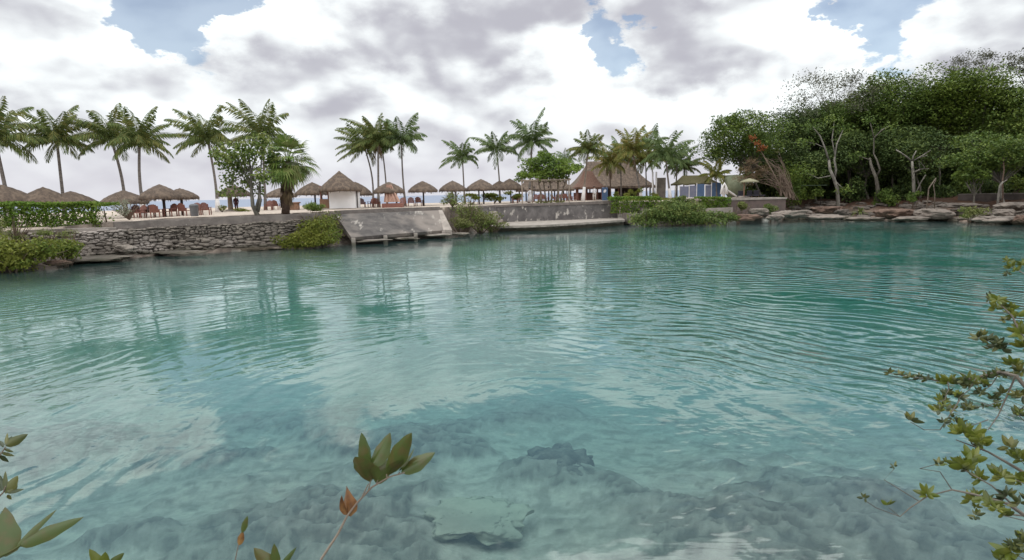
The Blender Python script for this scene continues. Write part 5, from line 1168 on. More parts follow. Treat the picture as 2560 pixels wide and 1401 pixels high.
RL = [
 ('pinkish flat rock ledge at the waterline under the left wall', 240, 645, 95, 8, 34.6, 'rock', .6),
 ('slanted brown slab sticking out below the yellow green bush', 140, 655, 28, 10, 31.5, 'rock_red', .5),
 ('long pale ledge at the waterline under the middle of the sea wall', 450, 630, 70, 6, 37.4, 'rock', .4),
 ('reddish ledge at the waterline left of the cascading bush', 640, 622, 60, 6, 40.6, 'rock_red', .4),
 ('grey boulder leaning on the wall foot above the pinkish ledge', 310, 618, 26, 14, 36.2, 'stone', .8),
 ('low grey rock under the left half of the concrete ramp', 930, 601, 40, 4, 43.4, 'stone', .6),
 ('dark rock under the middle of the concrete ramp', 1010, 595, 36, 4, 45.6, 'stone', .6),
 ('pale layered rock under the right end of the concrete ramp', 1085, 587, 40, 5, 47.8, 'stone', .6),
 ('small rock in the water right of the ramp piers', 1150, 584, 24, 4, 49.2, 'stone', .6),
]
for i, (lb, px, py, rx, ry, Y, m_, dp) in enumerate(RL): rock(lb, px, py, rx, ry, Y, m_, i + 40, dp, group='rocks below the far walls')
def reef(label, px, py, rx, ry, Zr, mat, seed, h=.25, amp=.45, freq=1.7, flat=.35):
    c = at(px, py, Zr); Zr = max(Zr, gz(c.x, c.y) + .02); e = at(px + rx, py, Zr); f = at(px, py + ry, Zr); w = (e - c).length; d = abs(c.y - f.y)
    V, Fc = ico(4); V = V.copy(); 
    rad = 1 + (fbm(V * np.array([1, 1, .3]) * freq + seed * 5.1, 4, seed) - .5) * 2 * amp
    V[:, :2] *= rad[:, None]; V[:, 2] = np.clip(V[:, 2] * 1.6, -1, 1 - flat) + (fbm(V * 4 + seed, 3, seed + 2) - .5) * .35
    V = V * np.array([w, d, h]) + np.array(c[:]); mb = MB(); mb.add(V, Fc)
    return tag(mb.obj('submerged_rock', MT[mat], None, loc=(c.x, c.y, Zr - h), smooth=True), label, 'rock', 'submerged rocks near the viewer')
def coral(label, px, py, rx, ry, zt, n, mat, seed):
    """a rough head of many knobs growing together on the bed"""
    c = at(px, py, zt); zt = gz(c.x, c.y) + .03; w = (at(px + rx, py, zt) - c).length; d = abs(c.y - at(px, py + ry, zt).y); r_ = random.Random(seed); mb = MB()
    mb.blob((c.x, c.y, zt - .22), (w * .9, d * .9, .26), 4, .6, seed, 2.2)
    for i in range(n):
        a = r_.uniform(0, 6.28); q = r_.random() ** .6; x, y = c.x + math.cos(a) * w * q, c.y + math.sin(a) * d * q; s_ = r_.uniform(.10, .26) * (1.1 - .5 * q)
        mb.blob((x, y, zt - .14 - .22 * q * q + r_.uniform(-.05, .05)), (s_ * r_.uniform(.8, 1.5), s_ * r_.uniform(.8, 1.3), s_ * r_.uniform(.5, .9)), 2, .5, seed + i, 1.9, r_.uniform(0, 3))
    return tag(mb.obj('submerged_rock', MT[mat], None, loc=(c.x, c.y, zt - .4), smooth=True), label, 'rock', 'submerged rocks near the viewer')
reef('pale flat slab under the clear water at the bottom centre', 1195, 1292, 118, 50, -.60, 'reef_pale', 5, .10, .75, 2.3, .62)
coral('dark rough coral head under water above the pale slab', 1400, 1170, 66, 30, -1.02, 80, 'reef', 8)
# ------------------------------------------------------------------ beach furniture
def make_chair():
    t = thing('beach_chair', 'red brown wooden beach chair', 'chair', (0, 0, 0), 'red brown wooden chairs on the sand')
    def part(name, fn): m = MB(); fn(m); return m.obj(name, MT['wood_red'], t, loc=(0, 0, 0))
    part('seat', lambda m: m.box((0, 0, .38), (.58, .56, .05), 0, .01))
    def back(m):
        for i in range(6):
            x = -.25 + .1 * i; h = .62 - .25 * (abs(x) / .25) ** 2 * .5; n = Vector((0, .30, 1)).normalized()
            p = Vector((x, .25, .36)); q = p + n * h; s = .045
            V = [(p.x - s, p.y, p.z), (p.x + s, p.y, p.z), (q.x + s, q.y, q.z), (q.x - s, q.y, q.z)]; V += [(a, b + .025, c) for a, b, c in V]
            m.add(V, [(0, 1, 2, 3), (7, 6, 5, 4), (0, 4, 5, 1), (1, 5, 6, 2), (2, 6, 7, 3), (3, 7, 4, 0)])
    part('backrest', back)
    for sx in (-1, 1):
        part('armrest', lambda m: m.box((sx * .33, .02, .58), (.11, .66, .03), 0, .008))
        for sy in (-1, 1): part('leg', lambda m: m.box((sx * .30, sy * .25, .29 if sy < 0 else .28), (.06, .06, .58), 0, .006))
    return t
chair0 = make_chair(); used = [False]
def chair(label, px, py, Y, rz=0.0, s=1.0):
    p = atY(px, py, Y); z = gz(p.x, p.y)
    if not used[0]:
        used[0] = True; chair0.location = (p.x, p.y, z); chair0.rotation_euler = (0, 0, rz); chair0.scale = (s,) * 3; chair0['label'] = label; return chair0
    return dup(chair0, (p.x, p.y, z), rz, s, label)
PI = math.pi
for a in [
 ('red chair in the shade just left of the white palm foot', 335, 535, 45.5, .2), ('red chair half behind the white palm foot by the large palapa', 350, 535, 44.4, -.2),
 ('red chair just right of the white palm foot', 375, 535, 44.6, .3), ('orange brown chair at the left side of the dark palapa post', 392, 535, 43.6, PI + .1),
 ('broad red chair just right of the dark palapa post', 427, 535, 44.2, -.2), ('red chair under the smaller palapa left of the grey bin', 462, 533, 44.6, PI - .1),
 ('red chair directly behind the grey litter bin', 490, 531, 46.5, .2), ('red chair with an arched back right of the grey bin', 515, 530, 46.0, PI + .2),
 ('dark chair seen between sea grape trunk and fan palm', 672, 520, 58, .1), ('brown chair beside the fan palm trunk', 690, 520, 60, PI),
 ('brown chair close to the right wall of the hut', 905, 517, 59, .4), ('small chair between the hut and the palm trunk', 930, 517, 62, -.3), ('chair left of the tan cloth tent', 942, 517, 60, PI),
 ('chair close right of the tan cloth tent', 1008, 514, 61, .2), ('rounded chair between the tent and the single palapa post', 1028, 512, 62.5, PI + .1), ('rounded chair touching the single palapa post', 1048, 512, 62.8, PI - .15),
 ('red chair at the left end of the pergola behind the beach shrubs', 1288, 503, 67, .1), ('red chair behind the first pergola post', 1299, 503, 69, .0)]: chair(*a)
dl = 'brown chair in the shade of the long low thatched shelter'
for i, px in enumerate((1340, 1352, 1362, 1386, 1396, 1408, 1418, 1430)): chair(dl, px, 498, 73.5 + (i % 3) * .8, .3 * (i % 4))
def litter_bin(name, label, px, py, Y, r, h, mat, taper=.8, lid=True):
    p = atY(px, py, Y); z = gz(p.x, p.y); t = thing(name, label, 'bin', (p.x, p.y, z)); mb = MB()
    mb.lathe((p.x, p.y, z), [(.01, 0), (r * taper, 0), (r * taper, .04), (r * .98, h * .93), (r * 1.06, h * .94), (r * 1.06, h), (r * .9, h), (r * .85, h * .3), (.01, h * .3)], 20); mb.obj('body', mat, t, smooth=False)
    if lid: ml = MB(); ml.lathe((p.x, p.y, z + h), [(r * 1.0, -.01), (r * .98, .06), (r * .6, .14), (.01, .16)], 20); ml.obj('lid', mat, t, smooth=True)
    return t
litter_bin('litter_bin', 'grey litter bin with a domed lid on the sea wall edge', 487, 542, 42.5, .30, .72, MT['bin'])
litter_bin('litter_bin', 'pale cream bin at the end of the pool deck', 1915, 492, 63.5, .34, .78, MT['binwhite'], .95, False)
def tent():
    Y = 57.5; z0 = 2.3; b = atY(980, 512, Y); t = thing('cloth_tent', 'tan cloth tent draped from the palapa right of the hut', 'tent', (b.x, b.y, z0)); mb = MB()
    ap = atY(972, 462, Y); L0, R0 = atY(962, 506, Y), atY(1003, 506, Y); k = 14; V = []
    for i in range(k + 1):
        f = i / k; fold = .10 * math.sin(f * 26)
        bx = L0.x + (R0.x - L0.x) * f; V += [(ap.x + (f - .5) * .45, Y + fold * .4, ap.z), ((ap.x + (f - .5) * .6) * .55 + bx * .45, Y - .25 + fold, (ap.z + L0.z) / 2), (bx, Y - .5 + fold, L0.z)]
    o = len(V); V += [(x, y + .12, z) for x, y, z in V]; F_ = []
    for i in range(k):
        for j in range(2): a = i * 3 + j; F_ += [(a, a + 1, a + 4, a + 3), (o + a, o + a + 3, o + a + 4, o + a + 1)]
    for j in range(2): F_ += [(j, o + j, o + j + 1, j + 1), (k * 3 + j, k * 3 + j + 1, o + k * 3 + j + 1, o + k * 3 + j)]
    mb.add(V, F_); mb.obj('drape', MT['cloth'], t)
    mc = MB(); mc.box(((L0.x + R0.x) / 2, Y, z0 + .2), (R0.x - L0.x + .4, 1.0, .42), 0, .03); mc.obj('base_box', MT['wood_red'], t)
tent()
def tall_post():
    p = atY(577, 525, 60); t = thing('wooden_column', 'thick tan column under the palapa left of the sea grape tree', 'column', (p.x, 60, gz(p.x, 60))); mb = MB(); z = gz(p.x, 60)
    mb.tube([(p.x, 60, z - .2), (p.x, 60, z + 1.0), (p.x, 60, atY(577, 470, 60).z)], [.26, .22, .20], 10); mb.obj('shaft', MT['wood_tan'], t, smooth=True)
    mc = MB(); mc.box((p.x, 60, z + .06), (.7, .7, .16), 0, .02); mc.obj('foot', MT['concrete_pale'], t)
tall_post()
def stool_table():
    p = atY(735, 522, 56); z = gz(p.x, p.y); t = thing('wooden_bar', 'orange brown low wooden bar between fan palm and hut', 'bar', (p.x, p.y, z)); mb = MB()
    mb.box((p.x, p.y, z + .68), (1.15, .5, .12), 0, .02); mb.obj('top', MT['wood_brown'], t); mc = MB(); mc.box((p.x, p.y, z + .32), (.95, .36, .6), 0, .02); mc.obj('front_panel', MT['wood_brown'], t)
stool_table()

# --- pool area on the right
def pool_area():
    Y = 72.0; z0 = 2.28
    s = thing('screen_fence', 'row of blue and grey fabric screens on posts beside the pool', 'fence', (atY(1760, 490, Y).x, Y, z0))
    for i, (x0, x1, yt, m_) in enumerate(((1700, 1722, 466, 'greyblue'), (1724, 1741, 464, 'greyblue'), (1743, 1761, 460, 'blue'), (1764, 1778, 463, 'greyblue'), (1780, 1803, 457, 'blue'))):
        a, b = atY(x0, yt, Y), atY(x1, yt, Y); mb = MB(); mb.box(((a.x + b.x) / 2, Y, (a.z + z0) / 2 + .1), (b.x - a.x, .04, a.z - z0 - .25), .05 * (i % 2)); mb.obj('panel', MT[m_], s)
        mp = MB(); mp.box((a.x - .05, Y - .03, (a.z + z0) / 2), (.07, .07, a.z - z0 + .15)); mp.obj('post', MT['limewash'], s)
    tr = thing('thatched_awning', 'long low olive brown thatched awning over the screens', 'awning', (atY(1745, 490, 74).x, 74, z0))
    mb = MB(); a, b = atY(1696, 462, 73), atY(1800, 462, 73); hip_roof(mb, a.x, b.x, 73.2, 76.5, a.z + .1, a.z + 1.1, 1.0, .15); mb.obj('roof', surf('olive_thatch', (0.17, 0.15, 0.075), (0.11, 0.095, 0.05), 8, (1.6, 1.6, .6), .95, .04), tr)
    for f in (.05, .5, .95):
        mp = MB(); mp.tube([(a.x + (b.x - a.x) * f, 74.5, z0 - .2), (a.x + (b.x - a.x) * f, 74.5, a.z + .4)], .08, 6); mp.obj('post', MT['wood_dark'], tr)
    # white pillars in pairs
    for i, (px, lb) in enumerate(((1632, 'slim white post left of the stone pillar under the palms'), (1641, 'slim white post touching the stone pillar under the palms'))):
        a = atY(px, 430, 74); mp = MB(); mp.tube([(a.x, 74, z0 - .2), (a.x, 74, a.z)], .10, 8); tag(mp.obj('white_post', MT['limewash'], None, loc=(a.x, 74, z0), smooth=True), lb, 'post')
    a, b = atY(1645, 445, 74.5), atY(1664, 490, 74.5); mp = MB(); wallpanel(mp, [(a.x, 74.5, a.z), (b.x, 74.5, a.z)], .8, z0 - .2, .25, .06); tag(mp.obj('stone_pillar', MT['stone'], None, loc=((a.x + b.x) / 2, 74.5, z0)), 'rough grey stone pillar between the palms right of the restaurant', 'pillar')
    # green lawn and flower edge
    mg = MB(); P = []
    for i in range(5200):
        px = random.uniform(1520, 1700); Yq = random.uniform(66, 78); p = atY(px, 490, Yq); P.append((p.x, p.y, 2.38))
    P = np.array(P); leafquads(mg, P, rng.uniform(.2, .4, len(P)), .0, .12, np.array([0, 0, 1.0])); tag(mg.obj('lawn_grass', MT['olive'], None, loc=(P[:, 0].mean(), 72, 2.3)), 'strip of grass between hedge and restaurant', 'grass', kind='stuff')
    # round pot shaped tank
    p = atY(1836, 452, 71); mb = MB(); k = 71 / FPX; mb.lathe((p.x, 71, z0), [(.05, 0), (.5, 0), (.75, .25), (1.25, 1.0), (1.35, 1.7), (1.2, 2.3), (.85, 2.7), (.8, 2.62), (.4, 2.5), (.02, 2.5)], 28)
    tag(mb.obj('round_urn', MT['pot'], None, loc=(p.x, 71, z0), smooth=True), 'huge round olive urn behind the white sculpture by the pool', 'urn')
    # white sculpture with slide
    Y = 68; t = thing('water_slide', 'small white pool slide with an arched head and straight chute', 'slide', (atY(1815, 488, Y).x, Y, z0))
    mb = MB(); mb.tube([atY(1803, 486, Y), atY(1806, 470, Y), atY(1811, 459, Y), atY(1816, 470, Y), atY(1816, 486, Y)], [.16, .15, .14, .15, .2], 8); mb.obj('arch', MT['limewash'], t, smooth=True)
    mc = MB(); a, b = atY(1814, 470, Y), atY(1842, 489, Y); d = Vector((0, .55, 0))
    V = [a, b, b + d, a + d]; V = [q[:] for q in V] + [(q.x, q.y, q.z - .14) for q in V]; mc.add(V, [(0, 1, 2, 3), (7, 6, 5, 4), (0, 4, 5, 1), (1, 5, 6, 2), (2, 6, 7, 3), (3, 7, 4, 0)]); mc.obj('chute', MT['limewash'], t)
    ml = MB(); ml.tube([(a.x - .1, Y + .3, z0 - .1), (a.x - .1, Y + .3, a.z - .1)], .16, 8); ml.obj('support', MT['limewash'], t)
    # umbrella
    Y = 65.5; a = atY(1874, 446, Y); e = atY(1874, 454, Y); t = thing('parasol', 'khaki parasol on a brown pole on the pool deck', 'parasol', (atY(1850, 492, Y).x, Y, z0))
    mb = MB(); r = 23 * Y / FPX; mb.lathe((a.x, Y, a.z), [(.02, 0), (r * .5, -(a.z - e.z) * .42), (r, -(a.z - e.z)), (r, -(a.z - e.z) - .10), (r * .95, -(a.z - e.z) - .06), (r * .5, -(a.z - e.z) * .42 - .06), (.02, -.08)], 8); mb.obj('canopy', MT['canvas'], t)
    mp = MB(); q = atY(1849, 492, Y); mp.tube([(a.x - .55, Y, z0 - .1), (a.x - .55, Y, e.z + .02)], .06, 7); mp.obj('pole', MT['wood_brown'], t)
    mp = MB(); mp.tube([(a.x - .55, Y, e.z - .04), (a.x, Y, e.z + .12)], .035, 6); mp.obj('arm', MT['wood_brown'], t)
    # loungers
    for i, (px, lb) in enumerate(((1858, 'dark sun lounger directly under the khaki parasol'), (1880, 'dark sun lounger right of the parasol pole'), (1897, 'dark sun lounger nearest to the cream bin'))):
        p = atY(px, 488, 67.0 + .4 * i); lt = thing('sun_lounger', lb, 'lounger', (p.x, p.y, z0), 'dark sun loungers on the pool deck')
        m = MB(); m.box((p.x, p.y, z0 + .32), (.62, 1.5, .12), .2, .03); m.obj('cushion', MT['dark'], lt)
        m = MB(); m.box((p.x + .05, p.y + .85, z0 + .58), (.62, .12, .62), .2, .03); m.obj('backrest', MT['dark'], lt)
        for sx in (-.26, .26):
            for sy in (-.6, .6): m = MB(); m.box((p.x + sx, p.y + sy, z0 + .13), (.05, .05, .28)); m.obj('leg', MT['wood_brown'], lt)
    # green canopy in the forest
    Y = 70; a, b = atY(1985, 463, Y), atY(2058, 467, Y); t = thing('awning', 'flat dark green awning in the shade left of the pale forked tree', 'awning', ((a.x + b.x) / 2, Y, gz(a.x, Y)))
    m = MB(); m.box(((a.x + b.x) / 2, Y, a.z - .1), (b.x - a.x, 1.8, .10), 0, .02); m.obj('sheet', surf('green_sheet', (.06, .085, .045), (.045, .065, .035), 2, rough=.8), t)
    for f in (.06, .94): m = MB(); x = a.x + (b.x - a.x) * f; m.tube([(x, Y, gz(x, Y) - .2), (x, Y, a.z - .1)], .05, 6); m.obj('post', MT['wood_dark'], t)
    # blue board
    Y = 75; a = atY(1512, 470, Y); t = thing('sign_board', 'blue standing board with a white oval mark by the restaurant', 'sign', (a.x, Y, 2.25))
    m = MB(); w, h = 15 * Y / FPX, atY(1512, 469, Y).z - 2.3; m.box((a.x, Y, 2.3 + h / 2), (w, .08, h), 0, .01); m.obj('board', MT['blue'], t)
    m = MB(); V = [(a.x + .17 * math.cos(q * PI / 8) + .06 * math.sin(q * PI / 8), Y - .046, 2.3 + h * .72 + .20 * math.sin(q * PI / 8)) for q in range(16)]; V += [(x, y + .02, z) for x, y, z in V]
    m.add(V, [tuple(range(16)), tuple(range(31, 15, -1))] + [(i, 16 + i, 16 + (i + 1) % 16, (i + 1) % 16) for i in range(16)]); m.obj('oval_mark', MT['shirt'], t)
    for sx in (-.3, .3): m = MB(); m.box((a.x + sx * w, Y + .08, 2.3 + h * .5), (.05, .05, h + .1)); m.obj('stake', MT['limewash'], t)
pool_area()

# ------------------------------------------------------------------ people
def person(label, px, Y, height, shirt, legs, step=.18, face=0.0, skirt=False):
    p = atY(px, 495, Y); z = gz(p.x, p.y); s = height / 1.75
    t = thing('person', label, 'person', (p.x, p.y, z)); J = {}
    def P(x, y, zz): c, sn = math.cos(face), math.sin(face); return Vector((p.x + (x * c - y * sn) * s, p.y + (x * sn + y * c) * s, z + zz * s))
    verts = [P(0, 0, .95), P(0, 0, 1.2), P(0, 0, 1.42), P(0, 0, 1.53), P(0, -.02, 1.63), P(0, -.01, 1.72),
             P(.10, 0, .90), P(.11, -step * .6, .50), P(.11, -step, .07), P(.11, -step - .16, .03),
             P(-.10, 0, .90), P(-.11, step * .4, .50), P(-.11, step, .07), P(-.11, step - .16, .03),
             P(.19, 0, 1.40), P(.25, .03, 1.12), P(.24, -.08, .88), P(-.19, 0, 1.40), P(-.25, .0, 1.12), P(-.24, -.10, .88), P(.24, -.10, .78), P(-.24, -.13, .78)]
    ed = [(0, 1), (1, 2), (2, 3), (3, 4), (4, 5), (0, 6), (6, 7), (7, 8), (8, 9), (0, 10), (10, 11), (11, 12), (12, 13), (2, 14), (14, 15), (15, 16), (2, 17), (17, 18), (18, 19), (16, 20), (19, 21)]
    rad = [.15, .14, .16, .06, .10, .075, .10, .065, .045, .035, .10, .065, .045, .035, .065, .05, .037, .065, .05, .037, .035, .035]
    me = bpy.data.meshes.new('body'); me.from_pydata([(v - Vector((p.x, p.y, z)))[:] for v in verts], ed, []); o = bpy.data.objects.new('body', me); COL.objects.link(o); o.parent = t
    sk = o.modifiers.new('skin', 'SKIN'); lay = me.skin_vertices[0] if me.skin_vertices else None
    if lay is None:
        bpy.context.view_layer.objects.active = o; lay = me.skin_vertices[0]
    for i, r in enumerate(rad): lay.data[i].radius = (r * s, r * s * .85); lay.data[i].use_root = (i == 0)
    ss = o.modifiers.new('smooth', 'SUBSURF'); ss.levels = ss.render_levels = 1
    me.materials.append(MT['skin'])
    m = MB(); m.tube([P(0, 0, .86), P(0, 0, 1.0), P(0, 0, 1.2), P(0, 0, 1.40), P(0, 0, 1.48)], [.185 * s, .18 * s, .165 * s, .19 * s, .10 * s], 14)
    for a, b, c in ((14, 15, 16), (17, 18, 19)): m.tube([verts[a], verts[b], verts[b].lerp(verts[c], .7)], [.09 * s, .07 * s, .055 * s], 8)
    m.obj('shirt', MT[shirt], t, smooth=True)
    m = MB()
    if skirt: m.tube([P(0, 0, 1.0), P(0, 0, .6), P(0, -.02, .14)], [.18 * s, .24 * s, .30 * s], 16)
    else:
        for a, b, c in ((6, 7, 8), (10, 11, 12)): m.tube([verts[a] + Vector((0, 0, .06)), verts[b], verts[c]], [.125 * s, .09 * s, .07 * s], 10)
    m.obj('skirt' if skirt else 'trousers', MT[legs], t, smooth=True)
    m = MB(); m.blob(P(0, .02, 1.68), (.115 * s, .115 * s, .10 * s), 2, .06, 1); m.obj('hair', MT['hair'], t, smooth=True)
person('person in loose white clothes walking behind the pergola', 1325, 68, 1.68, 'shirt', 'shirt', .2, .6, True)
person('person in a white shirt and pale trousers standing by the restaurant', 1486, 74, 1.76, 'shirt', 'trousers', .08, .2)
person('person in dark maroon clothes standing beside the thick tan column', 589, 59.5, 1.45, 'maroon', 'maroon', .05, .3)

# ------------------------------------------------------------------ near plants
def leaf(mb, a, b, w, roll=0.0, curl=.10, fold=.18, n=9, tipw=.0, shape=1.0, twist=0.0):
    """one leaf blade from a to b, w wide, folded along the midrib and curling at the tip"""
    a, b = Vector(a), Vector(b); d = b - a; L = d.length; d.normalize(); mid = (a + b) / 2; view = (mid - Vector((0, 0, CAMH))).normalized()
    s = d.cross(view); s.normalize(); nn = s.cross(d).normalized(); c, sn = math.cos(roll), math.sin(roll); s, nn = s * c + nn * sn, nn * c - s * sn
    V = []
    for i in range(n + 1):
        f = i / n; prof = math.sin(math.pi * min(1, f ** (.75 * shape))) ** .8 if 0 < f < 1 else 0.02
        prof = max(prof, .04 if f < 1 else .0)
        p = a + d * L * f + nn * (curl * L * (f ** 2) - curl * L * .3 * f); tw = twist * f; s2 = s * math.cos(tw) + nn * math.sin(tw); hw = w * .5 * prof
        wave = 1 + .05 * math.sin(f * 17)
        for q in (-1, -.5, 0, .5, 1): V.append((p + s2 * hw * q * wave + nn * abs(q) * hw * fold * 2)[:])
    F_ = []
    for i in range(n):
        for q in range(4): k = i * 5 + q; F_.append((k, k + 1, k + 6, k + 5))
    mb.add(V, F_)
def pleaf(mb, a, b, w, Y, Y2=None, **kw):
    Y2 = Y if Y2 is None else Y2; leaf(mb, atY(*a, Y), atY(*b, Y2), w * Y / FPX, **kw)
def ptube(mb, pts, Y, r0, r1, dY=0.0):
    n = len(pts); q = [atY(x, y, Y + dY * i / (n - 1)) for i, (x, y) in enumerate(pts)]; mb.tube(q, [r0 + (r1 - r0) * i / (n - 1) for i in range(n)], 6)
def near_sprig():
    Y = 1.75; b = atY(690, 1640, Y); t = thing('leafy_sprig', 'single sprig with upright olive leaves and one dead orange leaf, bottom centre', 'plant', (b.x, b.y, gz(b.x, b.y)))
    st = MB(); ptube(st, [(690, 1640), (760, 1480), (805, 1395), (845, 1335), (868, 1290), (895, 1255), (930, 1218), (975, 1192), (1012, 1182)], Y, .0045, .0022)
    for a, bb in (((921, 1226), (928, 1196)), ((940, 1212), (945, 1200)), ((968, 1196), (966, 1186)), ((995, 1187), (1000, 1180)), ((905, 1243), (921, 1210))): ptube(st, [a, bb], Y, .0022, .0016)
    st.obj('stem', MT['bark_tan'], t)
    L = [((926, 1176), (912, 1083), 44, -.5, .10), ((929, 1168), (978, 1083), 46, .3, -.06), ((966, 1184), (1024, 1086), 50, .2, .05), ((996, 1178), (1036, 1120), 22, .9, .0), ((1003, 1181), (1083, 1129), 42, .25, .12),
         ((926, 1206), (888, 1138), 52, .3, -.05), ((938, 1206), (985, 1152), 56, -.3, .05), ((944, 1204), (904, 1158), 44, .5, .05), ((970, 1190), (1010, 1150), 34, -.5, .0), ((922, 1196), (918, 1140), 40, -.6, .0)]
    for i, (a, b_, w, ro, cu) in enumerate(L):
        m = MB(); pleaf(m, a, b_, w * 1.0, Y, Y + .06 * math.sin(i * 2.3), roll=ro * 1.5, curl=cu * 1.6, fold=.26, n=14); m.obj('leaf', MT['near_leaf'], t, smooth=True)
    m = MB(); pleaf(m, (876, 1292), (858, 1220), 52, Y, Y + .02, roll=.5, curl=.35, fold=.3, twist=.9); pleaf(m, (870, 1288), (846, 1240), 22, Y, roll=-.7, curl=-.3, fold=.3)
    tag(m.obj('dead_leaf', MT['dead_leaf'], t, smooth=True), 'dead orange brown curled leaf')
near_sprig()
def near_left():
    Y = 1.5; b = atY(-160, 1600, Y); t = thing('broad_leaf_plant', 'broad round leaf and two long narrow leaves in the bottom left corner', 'plant', (b.x, b.y, gz(b.x, b.y)))
    st = MB(); ptube(st, [(-160, 1600), (-60, 1440), (-5, 1395), (30, 1378), (52, 1364)], Y, .006, .0025); st.obj('stem', MT['near_leaf'], t)
    for a, b_, w, ro, cu, sh in (((16, 1392), (12, 1268), 66, .1, .05, .8), ((42, 1366), (141, 1274), 17, .4, .02, 1.0), ((50, 1366), (206, 1294), 38, .1, .06, .9), ((-6, 1400), (-60, 1290), 60, .3, .1, .9)):
        m = MB(); pleaf(m, a, b_, w, Y, Y + .05, roll=ro, curl=cu, fold=.10, shape=sh, n=14); m.obj('leaf', MT['near_leaf'], t, smooth=True)
    Y = 2.2; b = atY(-160, 1560, Y); t = thing('whorled_plant', 'upright stem with two whorls of pointed leaves at the left edge', 'plant', (b.x, b.y, gz(b.x, b.y)))
    st = MB(); ptube(st, [(-160, 1560), (-70, 1350), (-25, 1262), (8, 1232), (14, 1216)], Y, .006, .002); ptube(st, [(-70, 1350), (-40, 1200), (-5, 1145), (14, 1118)], Y, .005, .002); st.obj('stem', MT['bark_tan'], t)
    m = MB()
    for a, b_, w, ro in (((14, 1116), (68, 1086), 24, .1), ((14, 1114), (17, 1082), 9, .5), ((16, 1114), (30, 1090), 16, .2), ((10, 1118), (-6, 1100), 10, .4), ((10, 1122), (36, 1130), 9, .6), ((4, 1132), (38, 1140), 10, .4), ((0, 1140), (24, 1156), 11, .2), ((0, 1146), (-30, 1120), 20, .2)): pleaf(m, a, b_, w, Y, Y + .03, roll=ro)
    for a, b_, w, ro in (((13, 1234), (43, 1190), 26, .3), ((12, 1232), (12, 1178), 12, .3), ((16, 1232), (60, 1222), 12, .5), ((20, 1232), (44, 1212), 20, .1), ((8, 1226), (-4, 1186), 14, .3), ((18, 1238), (31, 1250), 9, .2), ((4, 1228), (4, 1206), 16, .7)): pleaf(m, a, b_, w, Y, Y + .03, roll=ro)
    m.obj('leaves', MT['near_dark'], t, smooth=True)
    Y = 1.7; b = atY(250, 1600, Y); t = thing('leaf_shoot', 'pair of light green leaf tips at the bottom edge left of the sprig', 'plant', (b.x, b.y, gz(b.x, b.y)))
    st = MB(); ptube(st, [(250, 1600), (258, 1470), (258, 1410)], Y, .004, .002); st.obj('stem', MT['near_leaf'], t); m = MB()
    for a, b_, w in (((256, 1425), (222, 1374), 26), ((262, 1425), (307, 1384), 24), ((256, 1430), (262, 1382), 28)): pleaf(m, a, b_, w, Y, roll=.3)
    m.obj('leaves', MT['near_bright'], t, smooth=True)
    b = atY(700, 1620, Y); t = thing('leaf_shoot', 'three dark leaf tips at the bottom edge close under the sprig', 'plant', (b.x, b.y, gz(b.x, b.y)))
    st = MB(); ptube(st, [(700, 1620), (692, 1500), (690, 1425)], Y, .004, .002); st.obj('stem', MT['near_leaf'], t); m = MB()
    for a, b_, w in (((690, 1430), (684, 1362), 26), ((688, 1432), (634, 1372), 40), ((694, 1430), (738, 1370), 16)): pleaf(m, a, b_, w, Y, roll=.25)
    m.obj('leaves', MT['near_leaf'], t, smooth=True)
    b = atY(560, 1600, 2.0); t = thing('thin_shoot', 'thin shoot with one small spotted reddish leaf left of the sprig', 'plant', (b.x, b.y, gz(b.x, b.y)))
    st = MB(); ptube(st, [(560, 1600), (580, 1440), (596, 1362)], 2.0, .003, .0015); st.obj('stem', MT['bark_tan'], t); m = MB(); pleaf(m, (604, 1332), (617, 1292), 18, 2.0, roll=.5); m.obj('leaf', MT['near_leaf'], t, smooth=True)
    m = MB(); pleaf(m, (597, 1364), (606, 1330), 18, 2.0, roll=.3); m.obj('spotted_leaf', MT['dead_leaf'], t, smooth=True)
near_left()
